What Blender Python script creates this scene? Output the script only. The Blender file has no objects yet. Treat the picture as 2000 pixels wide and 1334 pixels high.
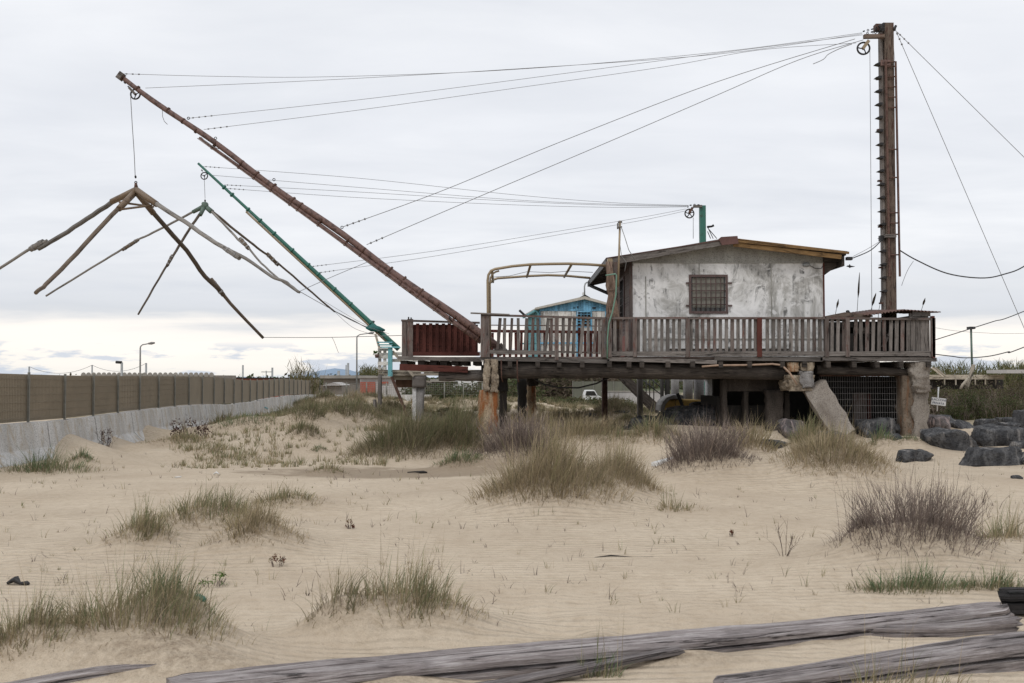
import bpy, math, random
import numpy as np
from mathutils import Vector, Matrix
from mathutils import noise as mnoise
random.seed(7); RNG = np.random.default_rng(7)
C = bpy.context.scene.collection
R = math.radians
# ---------------------------------------------------------------- camera geometry
CAMZ = 1.7; F = 1944.0; TH = math.atan(71/F)
ct, st = math.cos(TH), math.sin(TH)
def at(px, py, Y):
    """world point at distance Y whose picture position is px,py (2000 px wide photo)"""
    dx = (px-1000)/F; dy = (667-py)/F
    dY = ct-dy*st; dz = st+dy*ct
    return Vector((dx/dY*Y, Y, CAMZ+dz/dY*Y))
def X(px, Y): return at(px, 738, Y).x
def Z(py, Y): return at(1000, py, Y).z
# ---------------------------------------------------------------- materials
def newmat(name):
    m = bpy.data.materials.new(name); m.use_nodes = True
    nt = m.node_tree; nt.nodes.clear()
    out = nt.nodes.new('ShaderNodeOutputMaterial'); b = nt.nodes.new('ShaderNodeBsdfPrincipled')
    nt.links.new(b.outputs[0], out.inputs[0])
    return m, nt, b, out
def N(nt, t, **k):
    n = nt.nodes.new(t)
    for a, v in k.items():
        if a.startswith('i_'):
            n.inputs[a[2:].replace('_', ' ')].default_value = v
        else: setattr(n, a, v)
    return n
def ramp(nt, fac, stops, interp='LINEAR'):
    r = nt.nodes.new('ShaderNodeValToRGB'); r.color_ramp.interpolation = interp
    e = r.color_ramp.elements
    while len(e) < len(stops): e.new(0.5)
    for i, (p, c) in enumerate(stops):
        e[i].position = p
        e[i].color = (c[0], c[1], c[2], 1) if hasattr(c, '__len__') else (c, c, c, 1)
    nt.links.new(fac, r.inputs[0]); return r.outputs[0]
def mapped(nt, src, scale, loc=(0,0,0)):
    m = nt.nodes.new('ShaderNodeMapping'); m.inputs['Scale'].default_value = scale; m.inputs['Location'].default_value = loc
    nt.links.new(src, m.inputs[0]); return m.outputs[0]
def noise(nt, vec, scale, detail=4, rough=0.55, dist=0.0):
    n = N(nt, 'ShaderNodeTexNoise'); n.inputs['Scale'].default_value = scale; n.inputs['Detail'].default_value = detail
    n.inputs['Roughness'].default_value = rough; n.inputs['Distortion'].default_value = dist
    nt.links.new(vec, n.inputs['Vector']); return n.outputs['Fac']
def mix(nt, fac, a, b, mode='MIX'):
    m = nt.nodes.new('ShaderNodeMix'); m.data_type = 'RGBA'; m.blend_type = mode
    for s, v in ((0, fac), (6, a), (7, b)):
        if isinstance(v, (int, float)): m.inputs[s].default_value = v if s == 0 else (v, v, v, 1)
        elif isinstance(v, tuple): m.inputs[s].default_value = (*v, 1)
        else: nt.links.new(v, m.inputs[s])
    return m.outputs[2]
def mth(nt, op, a, b=0.0, c=None):
    m = nt.nodes.new('ShaderNodeMath'); m.operation = op
    for s, v in ((0, a), (1, b), (2, c)):
        if v is None: continue
        if isinstance(v, (int, float)): m.inputs[s].default_value = v
        else: nt.links.new(v, m.inputs[s])
    return m.outputs[0]
def bump(nt, b, h, strength=0.5, dist=0.01):
    n = N(nt, 'ShaderNodeBump'); n.inputs['Strength'].default_value = strength; n.inputs['Distance'].default_value = dist
    nt.links.new(h, n.inputs['Height']); nt.links.new(n.outputs[0], b.inputs['Normal'])
def objco(nt): return nt.nodes.new('ShaderNodeTexCoord').outputs['Object']
def uvco(nt): return nt.nodes.new('ShaderNodeTexCoord').outputs['UV']
def wood(name, dark, mid, light, rough=0.85, paint=None, pfac=0.5, grain=1.0, bstr=0.6):
    """weathered timber: grain runs along U, every piece has its own tone; optional flaking paint"""
    m, nt, b, _ = newmat(name)
    uv = uvco(nt)
    g1 = noise(nt, mapped(nt, uv, (3.2, 42*grain, 1)), 1, 7, 0.72, 0.8)
    g2 = noise(nt, mapped(nt, uv, (1.1, 11*grain, 1)), 1, 6, 0.68, 1.4)
    g3 = noise(nt, mapped(nt, uv, (9, 120*grain, 1)), 1, 3, 0.6)
    col = ramp(nt, mth(nt, 'ADD', mth(nt, 'MULTIPLY', g1, .6), mth(nt, 'MULTIPLY', g2, .4)), [(0.33, dark), (0.5, mid), (0.68, light)])
    sep = N(nt, 'ShaderNodeSeparateXYZ'); nt.links.new(uv, sep.inputs[0])
    piece = mth(nt, 'FLOOR', mth(nt, 'MULTIPLY', mth(nt, 'ADD', sep.outputs[1], 5.0), 0.1))
    wn = N(nt, 'ShaderNodeTexWhiteNoise', noise_dimensions='1D'); nt.links.new(piece, wn.inputs['W'])
    tone = mth(nt, 'MULTIPLY_ADD', wn.outputs[0], 0.55, 0.72)
    if paint:
        f = ramp(nt, noise(nt, mapped(nt, uv, (3, 14, 1)), 1, 6, 0.7), [(0.47-pfac*0.25+.06, 0), (0.55-pfac*0.25+.06, 1)])
        col = mix(nt, f, col, paint)
    col = mix(nt, 1.0, col, tone, 'MULTIPLY')
    stain = noise(nt, objco(nt), 3.0, 5, 0.6)
    col = mix(nt, ramp(nt, stain, [(0.5, 0), (0.75, 0.45)]), col, tuple(c*0.35 for c in dark))
    nt.links.new(col, b.inputs['Base Color']); b.inputs['Roughness'].default_value = rough
    b.inputs['Specular IOR Level'].default_value = 0.25
    crack = ramp(nt, g2, [(0.36, 0), (0.42, 1)])
    col2 = mix(nt, mth(nt, 'MULTIPLY', ramp(nt, g2, [(.37, 1), (.42, 0)]), .75), col, tuple(c*.3 for c in dark)); nt.links.new(col2, b.inputs['Base Color'])
    bump(nt, b, mth(nt, 'ADD', mth(nt, 'ADD', g1, mth(nt, 'MULTIPLY', g3, .4)), mth(nt, 'MULTIPLY', crack, .6)), bstr, 0.016)
    return m
def paintmetal(name, base, rust=(0.12, 0.045, 0.025), amount=0.5, rough=0.5, metallic=0.0, scale=6):
    m, nt, b, _ = newmat(name); o = objco(nt)
    n1 = noise(nt, o, scale, 6, 0.7, 0.3); n2 = noise(nt, o, scale*6, 3, 0.6)
    f = ramp(nt, n1, [(0.72-amount*0.45, 0), (0.80-amount*0.40, 1)])
    c = mix(nt, f, base, rust)
    c = mix(nt, ramp(nt, n2, [(0.35, 0.35), (0.65, 0)]), c, tuple(x*0.5 for x in base))
    nt.links.new(c, b.inputs['Base Color']); b.inputs['Roughness'].default_value = rough; b.inputs['Metallic'].default_value = metallic
    bump(nt, b, n2, 0.3, 0.004); return m
def concrete(name, dark, mid, light, scale=1.5, pit=0.5, stain=None, stz=1.0, sfac=(0.5, 0.62), coarse=40):
    m, nt, b, _ = newmat(name); o = objco(nt)
    n1 = noise(nt, mapped(nt, o, (1, 1, 0.45)), scale, 6, 0.65, 0.5)
    n2 = noise(nt, o, coarse, 4, 0.7); v = N(nt, 'ShaderNodeTexVoronoi'); v.inputs['Scale'].default_value = coarse*1.3; nt.links.new(o, v.inputs[0])
    c = ramp(nt, n1, [(0.32, dark), (0.5, mid), (0.68, light)])
    c = mix(nt, ramp(nt, n2, [(0.36, 0.7), (0.5, 0)]), c, tuple(x*0.45 for x in dark))
    if stain:
        s = noise(nt, mapped(nt, o, (5, 5, 0.8), (3, 1, 7)), stz, 5, 0.7, 0.6)
        c = mix(nt, ramp(nt, s, [(sfac[0], 0), (sfac[1], 0.9)]), c, stain)
    nt.links.new(c, b.inputs['Base Color']); b.inputs['Roughness'].default_value = 0.92; b.inputs['Specular IOR Level'].default_value = 0.2
    bump(nt, b, mth(nt, 'ADD', n2, mth(nt, 'MULTIPLY', v.outputs['Distance'], pit)), 0.7, 0.012); return m
def plain(name, col, rough=0.6, metallic=0.0, var=0.25, scale=8, bstr=0.15):
    m, nt, b, _ = newmat(name); o = objco(nt)
    n = noise(nt, o, scale, 5, 0.65)
    c = ramp(nt, n, [(0.3, tuple(x*(1-var) for x in col)), (0.7, tuple(min(1, x*(1+var*.7)) for x in col))])
    nt.links.new(c, b.inputs['Base Color']); b.inputs['Roughness'].default_value = rough; b.inputs['Metallic'].default_value = metallic
    bump(nt, b, n, bstr, 0.01); return m
def leafmat(name, a, b_, c_, trans=0.35):
    """blades: a..c_ by the blade's own tint, drier towards the root"""
    m, nt, b, out = newmat(name)
    at_ = N(nt, 'ShaderNodeAttribute', attribute_name='tint'); s = N(nt, 'ShaderNodeSeparateColor'); nt.links.new(at_.outputs['Color'], s.inputs[0])
    col = ramp(nt, s.outputs[0], [(0.1, a), (0.5, b_), (0.9, c_)])
    col = mix(nt, ramp(nt, s.outputs[1], [(0.0, 0.55), (0.45, 0)]), col, a)
    col = mix(nt, 1.0, col, mth(nt, 'MULTIPLY_ADD', s.outputs[2], 1.05, .45), 'MULTIPLY')
    nt.links.new(col, b.inputs['Base Color']); b.inputs['Roughness'].default_value = 0.7; b.inputs['Specular IOR Level'].default_value = 0.2
    t = N(nt, 'ShaderNodeBsdfTranslucent'); nt.links.new(col, t.inputs[0])
    ms = N(nt, 'ShaderNodeMixShader'); ms.inputs[0].default_value = trans
    nt.links.new(b.outputs[0], ms.inputs[1]); nt.links.new(t.outputs[0], ms.inputs[2]); nt.links.new(ms.outputs[0], out.inputs[0])
    return m
# ---------------------------------------------------------------- object helpers
def tag(o, label=None, cat=None, group=None, kind=None):
    if label: o['label'] = label
    if cat: o['category'] = cat
    if group: o['group'] = group
    if kind: o['kind'] = kind
    return o
def thing(name, label, cat, loc=(0,0,0), group=None):
    o = bpy.data.objects.new(name, None); C.objects.link(o); o.location = loc; o.empty_display_size = 0.2
    return tag(o, label, cat, group)
def wloc(o):
    v = Vector((0,0,0))
    while o is not None: v += Vector(o.location); o = o.parent
    return v
planes = {}
def _planes(seed):
    r = random.Random(seed*13+5); out = []
    for i in range(15):
        n = Vector((r.gauss(0, 1), r.gauss(0, 1), r.gauss(0, .8))).normalized(); out.append((n, r.uniform(.78, 1.0)))
    out.append((Vector((r.uniform(-.25, .25), r.uniform(-.3, .1), 1)).normalized(), .88)); return out
class MB:
    """collects shapes in world coordinates, builds them as ONE mesh object"""
    def __init__(s): s.v = []; s.f = []; s.uv = []; s.sm = []
    def _uvoff(s): return (random.uniform(0, 40), random.randint(0, 400)*10.0)
    def box6(s, P, L, W, H, uo=None):
        """P: 8 corners ordered (l,w,h) binary; UV metres with U along L"""
        k = len(s.v); s.v += [tuple(p) for p in P]; uo = uo or s._uvoff()
        def q(a, b, c, d, us, vs):
            s.f.append((k+a, k+b, k+c, k+d)); s.uv.append([(uo[0]+u, uo[1]+v) for u, v in zip(us, vs)]); s.sm.append(False)
        # index = l*4 + w*2 + h
        q(0, 4, 5, 1, (0, L, L, 0), (0, 0, H, H)); q(2, 3, 7, 6, (0, 0, L, L), (1, 1+H, 1+H, 1))
        q(0, 2, 6, 4, (0, 0, L, L), (2, 2+W, 2+W, 2)); q(1, 5, 7, 3, (0, L, L, 0), (-1, -1, -1+W, -1+W))
        q(0, 1, 3, 2, (0, 0, .05, .05), (-2, -2+H, -2+H, -2)); q(4, 6, 7, 5, (0, .05, .05, 0), (-3, -3, -3+H, -3+H))
    def beam(s, p0, p1, w, h, up=(0,0,1), w1=None, h1=None):
        """bar from p0 to p1 (axis through its centre), w across, h along up"""
        p0, p1 = Vector(p0), Vector(p1); d = (p1-p0); L = d.length; d.normalize(); up = Vector(up)
        side = d.cross(up)
        if side.length < 1e-4: side = d.cross(Vector((0, 1, 0)))
        side.normalize(); u = side.cross(d).normalized(); w1 = w1 or w; h1 = h1 or h
        P = []
        for p, ww, hh in ((p0, w, h), (p1, w1, h1)):
            for a in (-.5, .5):
                for c in (-.5, .5): P.append(p+side*ww*a+u*hh*c)
        s.box6(P, L, w, h); return s
    def box(s, x0, x1, y0, y1, z0, z1, along='x'):
        if x0 > x1: x0, x1 = x1, x0
        if z0 > z1: z0, z1 = z1, z0
        if along == 'x': s.beam((x0, (y0+y1)/2, (z0+z1)/2), (x1, (y0+y1)/2, (z0+z1)/2), abs(y1-y0), z1-z0)
        elif along == 'z': s.beam(((x0+x1)/2, (y0+y1)/2, z0), ((x0+x1)/2, (y0+y1)/2, z1), x1-x0, abs(y1-y0), (0, 1, 0))
        else: s.beam(((x0+x1)/2, min(y0,y1), (z0+z1)/2), ((x0+x1)/2, max(y0,y1), (z0+z1)/2), x1-x0, z1-z0)
        return s
    def tube(s, pts, rad, n=8, cap=True, jit=0.0, smooth=True, flat=1.0):
        pts = [Vector(p) for p in pts]; m = len(pts)
        if not hasattr(rad, '__len__'): rad = [rad]*m
        k = len(s.v); uo = s._uvoff(); L = 0; t0 = None; u = None
        for i, p in enumerate(pts):
            t = (pts[min(i+1, m-1)]-pts[max(i-1, 0)]).normalized()
            if u is None:
                a = Vector((0, 0, 1)) if abs(t.z) < .9 else Vector((0, 1, 0)); u = a-t*a.dot(t)
            else: u = u-t*u.dot(t)
            u.normalize(); w = t.cross(u)
            if i: L += (p-pts[i-1]).length
            for j in range(n):
                an = 2*math.pi*j/n; r = rad[i]*(1+jit*random.uniform(-1, 1))
                s.v.append(tuple(p+u*math.cos(an)*r*flat+w*math.sin(an)*r))
            if i:
                for j in range(n):
                    a0 = k+(i-1)*n+j; a1 = k+(i-1)*n+(j+1) % n
                    s.f.append((a0, a1, a1+n, a0+n)); s.sm.append(smooth)
                    c = 2*math.pi*rad[i]/n
                    s.uv.append([(uo[0]+t0, uo[1]+j*c), (uo[0]+t0, uo[1]+(j+1)*c), (uo[0]+L, uo[1]+(j+1)*c), (uo[0]+L, uo[1]+j*c)])
            t0 = L
        if cap:
            for base, rev in ((k, True), (k+(m-1)*n, False)):
                idx = list(range(base, base+n)); idx = idx[::-1] if rev else idx
                s.f.append(tuple(idx)); s.sm.append(False); s.uv.append([(uo[0]+.02*math.cos(q), uo[1]+.02*math.sin(q)) for q in range(n)])
        return s
    def prism(s, poly, axis, a, b):
        """poly: 2D outline; axis 'y': (x,z) outline from y=a to b; 'x': (y,z); 'z': (x,y)"""
        k = len(s.v); n = len(poly); uo = s._uvoff()
        def P(p, t): return {'y': (p[0], t, p[1]), 'x': (t, p[0], p[1]), 'z': (p[0], p[1], t)}[axis]
        for t in (a, b): s.v += [P(p, t) for p in poly]
        s.f.append(tuple(range(k, k+n))); s.uv.append([(uo[0]+p[0], uo[1]+p[1]) for p in poly]); s.sm.append(False)
        s.f.append(tuple(range(k+2*n-1, k+n-1, -1))); s.uv.append([(uo[0]+p[0], uo[1]+p[1]) for p in poly[::-1]]); s.sm.append(False)
        for i in range(n):
            j = (i+1) % n; L = math.dist(poly[i], poly[j])
            s.f.append((k+i, k+n+i, k+n+j, k+j)); s.uv.append([(uo[0], uo[1]), (uo[0], uo[1]+abs(b-a)), (uo[0]+L, uo[1]+abs(b-a)), (uo[0]+L, uo[1])]); s.sm.append(False)
        return s
    def ring(s, c, r, rr, axis=(0,1,0), n=20, m=6):
        c = Vector(c); ax = Vector(axis).normalized(); a = Vector((0, 0, 1)); a = (a-ax*a.dot(ax)).normalized(); b = ax.cross(a)
        k = len(s.v)
        for i in range(n):
            t = 2*math.pi*i/n; d = a*math.cos(t)+b*math.sin(t)
            for j in range(m):
                q = 2*math.pi*j/m; s.v.append(tuple(c+d*(r+rr*math.cos(q))+ax*rr*math.sin(q)*1.4))
        for i in range(n):
            for j in range(m):
                s.f.append((k+i*m+j, k+i*m+(j+1) % m, k+((i+1) % n)*m+(j+1) % m, k+((i+1) % n)*m+j)); s.uv.append([(0, 0)]*4); s.sm.append(True)
        return s
    def lump(s, c, r, seg=14, rings=9, amp=0.25, freq=1.2, seed=0, rot=0, flatbase=True, ridged=0.0):
        k = len(s.v); c = Vector(c); off = Vector((seed*7.3, seed*3.1, seed*1.7)); cr, sr = math.cos(rot), math.sin(rot)
        for i in range(rings+1):
            th = math.pi*i/rings
            for j in range(seg):
                ph = 2*math.pi*j/seg; d = Vector((math.sin(th)*math.cos(ph), math.sin(th)*math.sin(ph), math.cos(th)))
                # squarish boulder: superellipsoid
                e = 0.72; q = Vector([math.copysign(abs(x)**e, x) for x in d])
                n_ = mnoise.noise(d*freq+off)*amp + mnoise.noise(d*freq*2.7+off)*amp*.45 + mnoise.noise(d*freq*6+off)*amp*.22
                if ridged: # broken faces: the nearest of a few random planes
                    pl = planes.setdefault(seed, _planes(seed)); rr = min([dd/max(1e-3, d.dot(nn)) for nn, dd in pl if d.dot(nn) > 0.05]+[1.25])
                    q = d*rr*(1+n_*.55)
                else: q = q*(1+n_)
                x, y, z = q.x*r[0], q.y*r[1], q.z*r[2]
                s.v.append((c.x+x*cr-y*sr, c.y+x*sr+y*cr, c.z+z))
        for i in range(rings):
            for j in range(seg):
                a, b = k+i*seg+j, k+i*seg+(j+1) % seg
                s.f.append((a, a+seg, b+seg, b)); s.uv.append([(0, 0)]*4); s.sm.append(True)
        return s
    def boulder(s, c, r, seed=0):
        import bmesh
        rd = random.Random(seed*31+7); bm = bmesh.new(); c = Vector(c)
        for i in range(22):
            d = Vector((rd.gauss(0, 1), rd.gauss(0, 1), rd.gauss(0, 1))).normalized(); d = Vector([math.copysign(abs(x)**.75, x) for x in d])*rd.uniform(.82, 1.08)
            if d.z > .55: d.z = .55+(d.z-.55)*.5
            bm.verts.new(d)
        h = bmesh.ops.convex_hull(bm, input=bm.verts[:]); bmesh.ops.delete(bm, geom=[v for v in bm.verts if not v.link_faces], context='VERTS')
        bmesh.ops.dissolve_limit(bm, angle_limit=.22, verts=bm.verts[:], edges=bm.edges[:])
        bmesh.ops.bevel(bm, geom=bm.edges[:], offset=.07, segments=2, affect='EDGES', profile=.6)
        bmesh.ops.triangulate(bm, faces=bm.faces[:]); bmesh.ops.subdivide_edges(bm, edges=[e for e in bm.edges if e.calc_length() > .25], cuts=3, use_grid_fill=True)
        bmesh.ops.triangulate(bm, faces=bm.faces[:]); bmesh.ops.subdivide_edges(bm, edges=[e for e in bm.edges if e.calc_length() > .12], cuts=1, use_grid_fill=True); bmesh.ops.triangulate(bm, faces=bm.faces[:])
        o = Vector((seed*3.7, seed*1.3, seed*5.1)); k = len(s.v); bm.verts.index_update()
        for v in bm.verts:
            p = v.co; f = 1+mnoise.noise(p*1.8+o)*.10+mnoise.noise(p*5+o)*.05+mnoise.noise(p*11+o)*.025; s.v.append((c.x+p.x*f*r[0], c.y+p.y*f*r[1], c.z+p.z*f*r[2]))
        for f in bm.faces: s.f.append(tuple(k+v.index for v in f.verts)); s.uv.append([(0, 0)]*len(f.verts)); s.sm.append(True)
        bm.free(); return s
    def build(s, name, mat, parent=None, bevel=0.0, rough=None):
        me = bpy.data.meshes.new(name); o = bpy.data.objects.new(name, me)
        if parent is None:
            a = np.array(s.v); off = Vector(((a[:,0].min()+a[:,0].max())/2, (a[:,1].min()+a[:,1].max())/2, a[:,2].min())); o.location = off
        else:
            o.parent = parent; off = wloc(parent)
        me.from_pydata([(x-off.x, y-off.y, z-off.z) for x, y, z in s.v], [], s.f)
        uvl = me.uv_layers.new(name='UVMap'); flat = [c for f in s.uv for p in f for c in p]
        uvl.data.foreach_set('uv', flat); me.polygons.foreach_set('use_smooth', s.sm)
        me.materials.append(mat); C.objects.link(o)
        if bevel: 
            md = o.modifiers.new('Bevel', 'BEVEL'); md.width = bevel; md.segments = 2; md.limit_method = 'ANGLE'
        me.update(); return o
def text(body, loc, size, mat, parent, name='lettering', rot=(R(90), 0, 0), ext=0.002):
    cu = bpy.data.curves.new(name, 'FONT'); cu.body = body; cu.size = size; cu.extrude = ext; cu.align_x = 'CENTER'; cu.align_y = 'CENTER'
    o = bpy.data.objects.new(name, cu); o.parent = parent; o.location = Vector(loc)-wloc(parent); o.rotation_euler = rot
    cu.materials.append(mat); C.objects.link(o); bpy.context.view_layer.update()
    me = bpy.data.meshes.new_from_object(o.evaluated_get(bpy.context.evaluated_depsgraph_get())); me.name = name
    p = bpy.data.objects.new(name, me); p.parent = parent; p.location = o.location; p.rotation_euler = rot; bpy.data.objects.remove(o)
    C.objects.link(p); return p
def grid_mesh(name, V, Q, mat, tint=None, parent=None, smooth=True, origin=None):
    me = bpy.data.meshes.new(name); nv, nq = len(V), len(Q)
    V = np.asarray(V, dtype=np.float64)
    o = bpy.data.objects.new(name, me)
    if parent is None:
        off = np.array(origin) if origin is not None else np.array([(V[:,0].min()+V[:,0].max())/2, (V[:,1].min()+V[:,1].max())/2, V[:,2].min()])
        o.location = off
    else:
        o.parent = parent; off = np.array(wloc(parent))
    me.vertices.add(nv); me.vertices.foreach_set('co', (V-off).astype(np.float32).ravel())
    me.loops.add(nq*4); me.loops.foreach_set('vertex_index', np.asarray(Q, dtype=np.int32).ravel())
    me.polygons.add(nq); me.polygons.foreach_set('loop_start', np.arange(0, nq*4, 4, dtype=np.int32)); 
    me.polygons.foreach_set('loop_total', np.full(nq, 4, dtype=np.int32)); me.polygons.foreach_set('use_smooth', np.full(nq, smooth))
    if tint is not None:
        a = me.color_attributes.new('tint', 'FLOAT_COLOR', 'POINT'); a.data.foreach_set('color', np.asarray(tint, dtype=np.float32).ravel())
    me.materials.append(mat); me.update(calc_edges=True); me.validate(); C.objects.link(o); return o
# ---------------------------------------------------------------- terrain heights
def _h2(ix, iy): 
    v = np.sin(ix*127.1+iy*311.7)*43758.5453; return v-np.floor(v)
def vnoise(x, y):
    ix, iy = np.floor(x), np.floor(y); fx, fy = x-ix, y-iy; fx = fx*fx*(3-2*fx); fy = fy*fy*(3-2*fy)
    return (_h2(ix,iy)*(1-fx)+_h2(ix+1,iy)*fx)*(1-fy)+(_h2(ix,iy+1)*(1-fx)+_h2(ix+1,iy+1)*fx)*fy-0.5
def base_h(x, y):
    x = np.asarray(x, float); y = np.asarray(y, float)
    h = 0.22*vnoise(x/5.5+3, y/4.2+8)+0.12*vnoise(x/2.1, y/1.7+5)+0.045*vnoise(x/.8+9, y/.7)+0.016*vnoise(x/.31, y/.28)
    h = h*np.clip((y-4)/6, .35, 1)*(1+1.4*np.clip((y-15)/12, 0, 1))
    h = h+.03*np.clip(vnoise(x/2.7+31, y/2.2+17)*2.2, 0, 1)*vnoise(x/.19, y/.17)*2*np.clip(y/9, .4, 1)
    h = h+0.02
    # dune lip left of centre with a hollow behind it
    h = h*(1-.88*np.exp(-((x+2.4)/3.8)**2-((y-18.0)/3.6)**2))
    h = h+.36*np.exp(-((x-8.6)/4.6)**2-((y-26.5)/4.2)**2)
    h = h+0.07*np.exp(-((x+2.9)/3.0)**2-((y-15.2)/1.2)**2)-0.08*np.exp(-((x+2.2)/2.6)**2-((y-18.4)/1.5)**2)
    h = h+0.25*np.exp(-((x-4.2)/3.0)**2-((y-16.2)/1.8)**2)+0.2*np.exp(-((x+5.5)/2.5)**2-((y-27)/3)**2)
    h = h+0.18*np.exp(-((x-5.0)/2.5)**2-((y-12)/2)**2)
    h = h+np.clip((y-30)/40, 0, 1)*0.5*vnoise(x/9, y/9)
    return h
MOUNDS = []
def height(x, y):
    x = np.asarray(x, float); y = np.asarray(y, float); h = base_h(x, y)
    for mx, my, rx, ry, mh, sh in MOUNDS:
        d = ((x-mx)/rx)**2+((y-my)/ry)**2
        h = h+(mh*np.exp(-d*1.6) if not sh else mh*np.clip(1-np.sqrt(d), 0, 1)**1.15)
    return h
def hz(x, y): return float(height(x, y))
def ground_at(px, py):
    lo = 3.0; prev = lo
    Y = lo
    while Y < 400:
        p = at(px, py, Y)
        if p.z <= float(base_h(p.x, p.y)): break
        Y *= 1.01
    p = at(px, py, Y); return Vector((p.x, p.y, float(base_h(p.x, p.y))))
# ---------------------------------------------------------------- blades
def blades(P, H, az, lean, W, T, levels=4, droop=0.0):
    n = len(P); t = np.linspace(0, 1, levels)
    d = np.stack([np.cos(az), np.sin(az)], 1); wa = RNG.uniform(0, np.pi, n); wd = np.stack([np.cos(wa), np.sin(wa)*.5, np.zeros(n)], 1)
    V = np.zeros((n, levels, 2, 3)); col = np.ones((n, levels, 2, 4))
    for k, tt in enumerate(t):
        out = lean*H*(tt**1.5); up = H*tt*np.sqrt(np.clip(1-(lean*.75)**2*tt, .05, 1))-droop*H*tt**3
        c = P.copy(); c[:, :2] += d*out[:, None]; c[:, 2] += up
        w = (W*(1-tt**1.4*.9)*.5)[:, None]*wd
        V[:, k, 0] = c-w; V[:, k, 1] = c+w
        col[:, k, :, 0] = T[:, None]; col[:, k, :, 1] = tt
    col[:, :, :, 2] = np.clip(RNG.normal(.5, .24, n), 0, 1.2)[:, None, None]
    idx = np.arange(n)[:, None]*levels*2; q = []
    for k in range(levels-1): q.append(np.stack([idx[:,0]+k*2, idx[:,0]+k*2+1, idx[:,0]+k*2+3, idx[:,0]+k*2+2], 1))
    return V.reshape(-1, 3), np.concatenate(q), col.reshape(-1, 4)
def merge(parts):
    V = []; Q = []; T = []; o = 0
    for v, q, c in parts: V.append(v); Q.append(q+o); T.append(c); o += len(v)
    return np.concatenate(V), np.concatenate(Q), np.concatenate(T)
def tuft(cx, cy, a, b, H, n, w, tint=(0.5, 0.25), spread=0.5, wind=0.12, stalks=0, dead=0.3, gap=0.0):
    """one tussock: roots in an ellipse, tall in the middle, leaning outwards"""
    r = np.sqrt(RNG.uniform(0, 1, n))*(1+RNG.normal(0, .06, n)); an = RNG.uniform(0, 2*np.pi, n)
    # clumped roots: pull towards random stools
    ns = max(5, int(n/45)); sr = np.sqrt(RNG.uniform(0, 1, ns)); sa = RNG.uniform(0, 2*np.pi, ns); sx, sy = sr*np.cos(sa), sr*np.sin(sa)
    pick = RNG.integers(0, ns, n); k = RNG.uniform(0.35, 1, n)*(RNG.uniform(0, 1, n) < .8)
    r = r*(1+.12*np.sin(an*3+cx*7)+.10*np.sin(an*5+cy*5)); ux = r*np.cos(an)*(1-k)+sx[pick]*k+RNG.normal(0, .03, n); uy = r*np.sin(an)*(1-k)+sy[pick]*k+RNG.normal(0, .03, n)
    rr = np.clip(np.sqrt(ux*ux+uy*uy), 0, 1.2)
    x = cx+ux*a; y = cy+uy*b; z = height(x, y)-.01
    sz = RNG.uniform(0.55, 1.25, ns)*(1+.22*np.sin(sx*3+cx*5)); shoot = sz[pick]
    h = H*(1-.62*np.clip(rr, 0, 1.15)**2)*RNG.uniform(.35, 1.0, n)*shoot; 
    az = np.arctan2(uy, ux+wind*2)+RNG.normal(0, .9, n); lean = np.clip(np.abs(rr*spread+RNG.normal(0.1, .22, n)), 0.02, 1.1)
    T = np.clip(tint[0]+RNG.normal(0, tint[1]*1.25, n)+.12*(RNG.uniform(0,1,ns)[pick]-.5)*4*tint[1], 0, 1)
    dd = RNG.uniform(0, 1, n) < dead; T[dd] = np.clip(RNG.uniform(0, .3, dd.sum()), 0, 1); lean[dd] = np.clip(lean[dd]*1.5+.1, 0, 1.2); h[dd] *= .75
    P = np.stack([x, y, z], 1); parts = [blades(P, h, az, lean, np.full(n, w)*RNG.uniform(.5, 1.25, n), T, 5, .30*RNG.uniform(0, 1, n)*(rr > .2))]
    k2 = int(n*.35)  # dead mat round the foot
    a2 = RNG.uniform(0, 6.28, k2); r2 = RNG.uniform(.35, 1.15, k2); x2 = cx+a*r2*np.cos(a2); y2 = cy+b*r2*np.sin(a2)
    parts.append(blades(np.stack([x2, y2, height(x2, y2)-.005], 1), H*RNG.uniform(.12, .34, k2), a2+RNG.normal(0, 1.2, k2), RNG.uniform(.5, 1.25, k2), np.full(k2, w*.9), RNG.uniform(0, .25, k2)))
    if stalks:
        i = RNG.integers(0, n, stalks)
        parts.append(blades(P[i], H*RNG.uniform(1.0, 1.45, stalks), az[i], RNG.uniform(0, .35, stalks), np.full(stalks, w*.7), RNG.uniform(0, .25, stalks)))
    return merge(parts)
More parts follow.
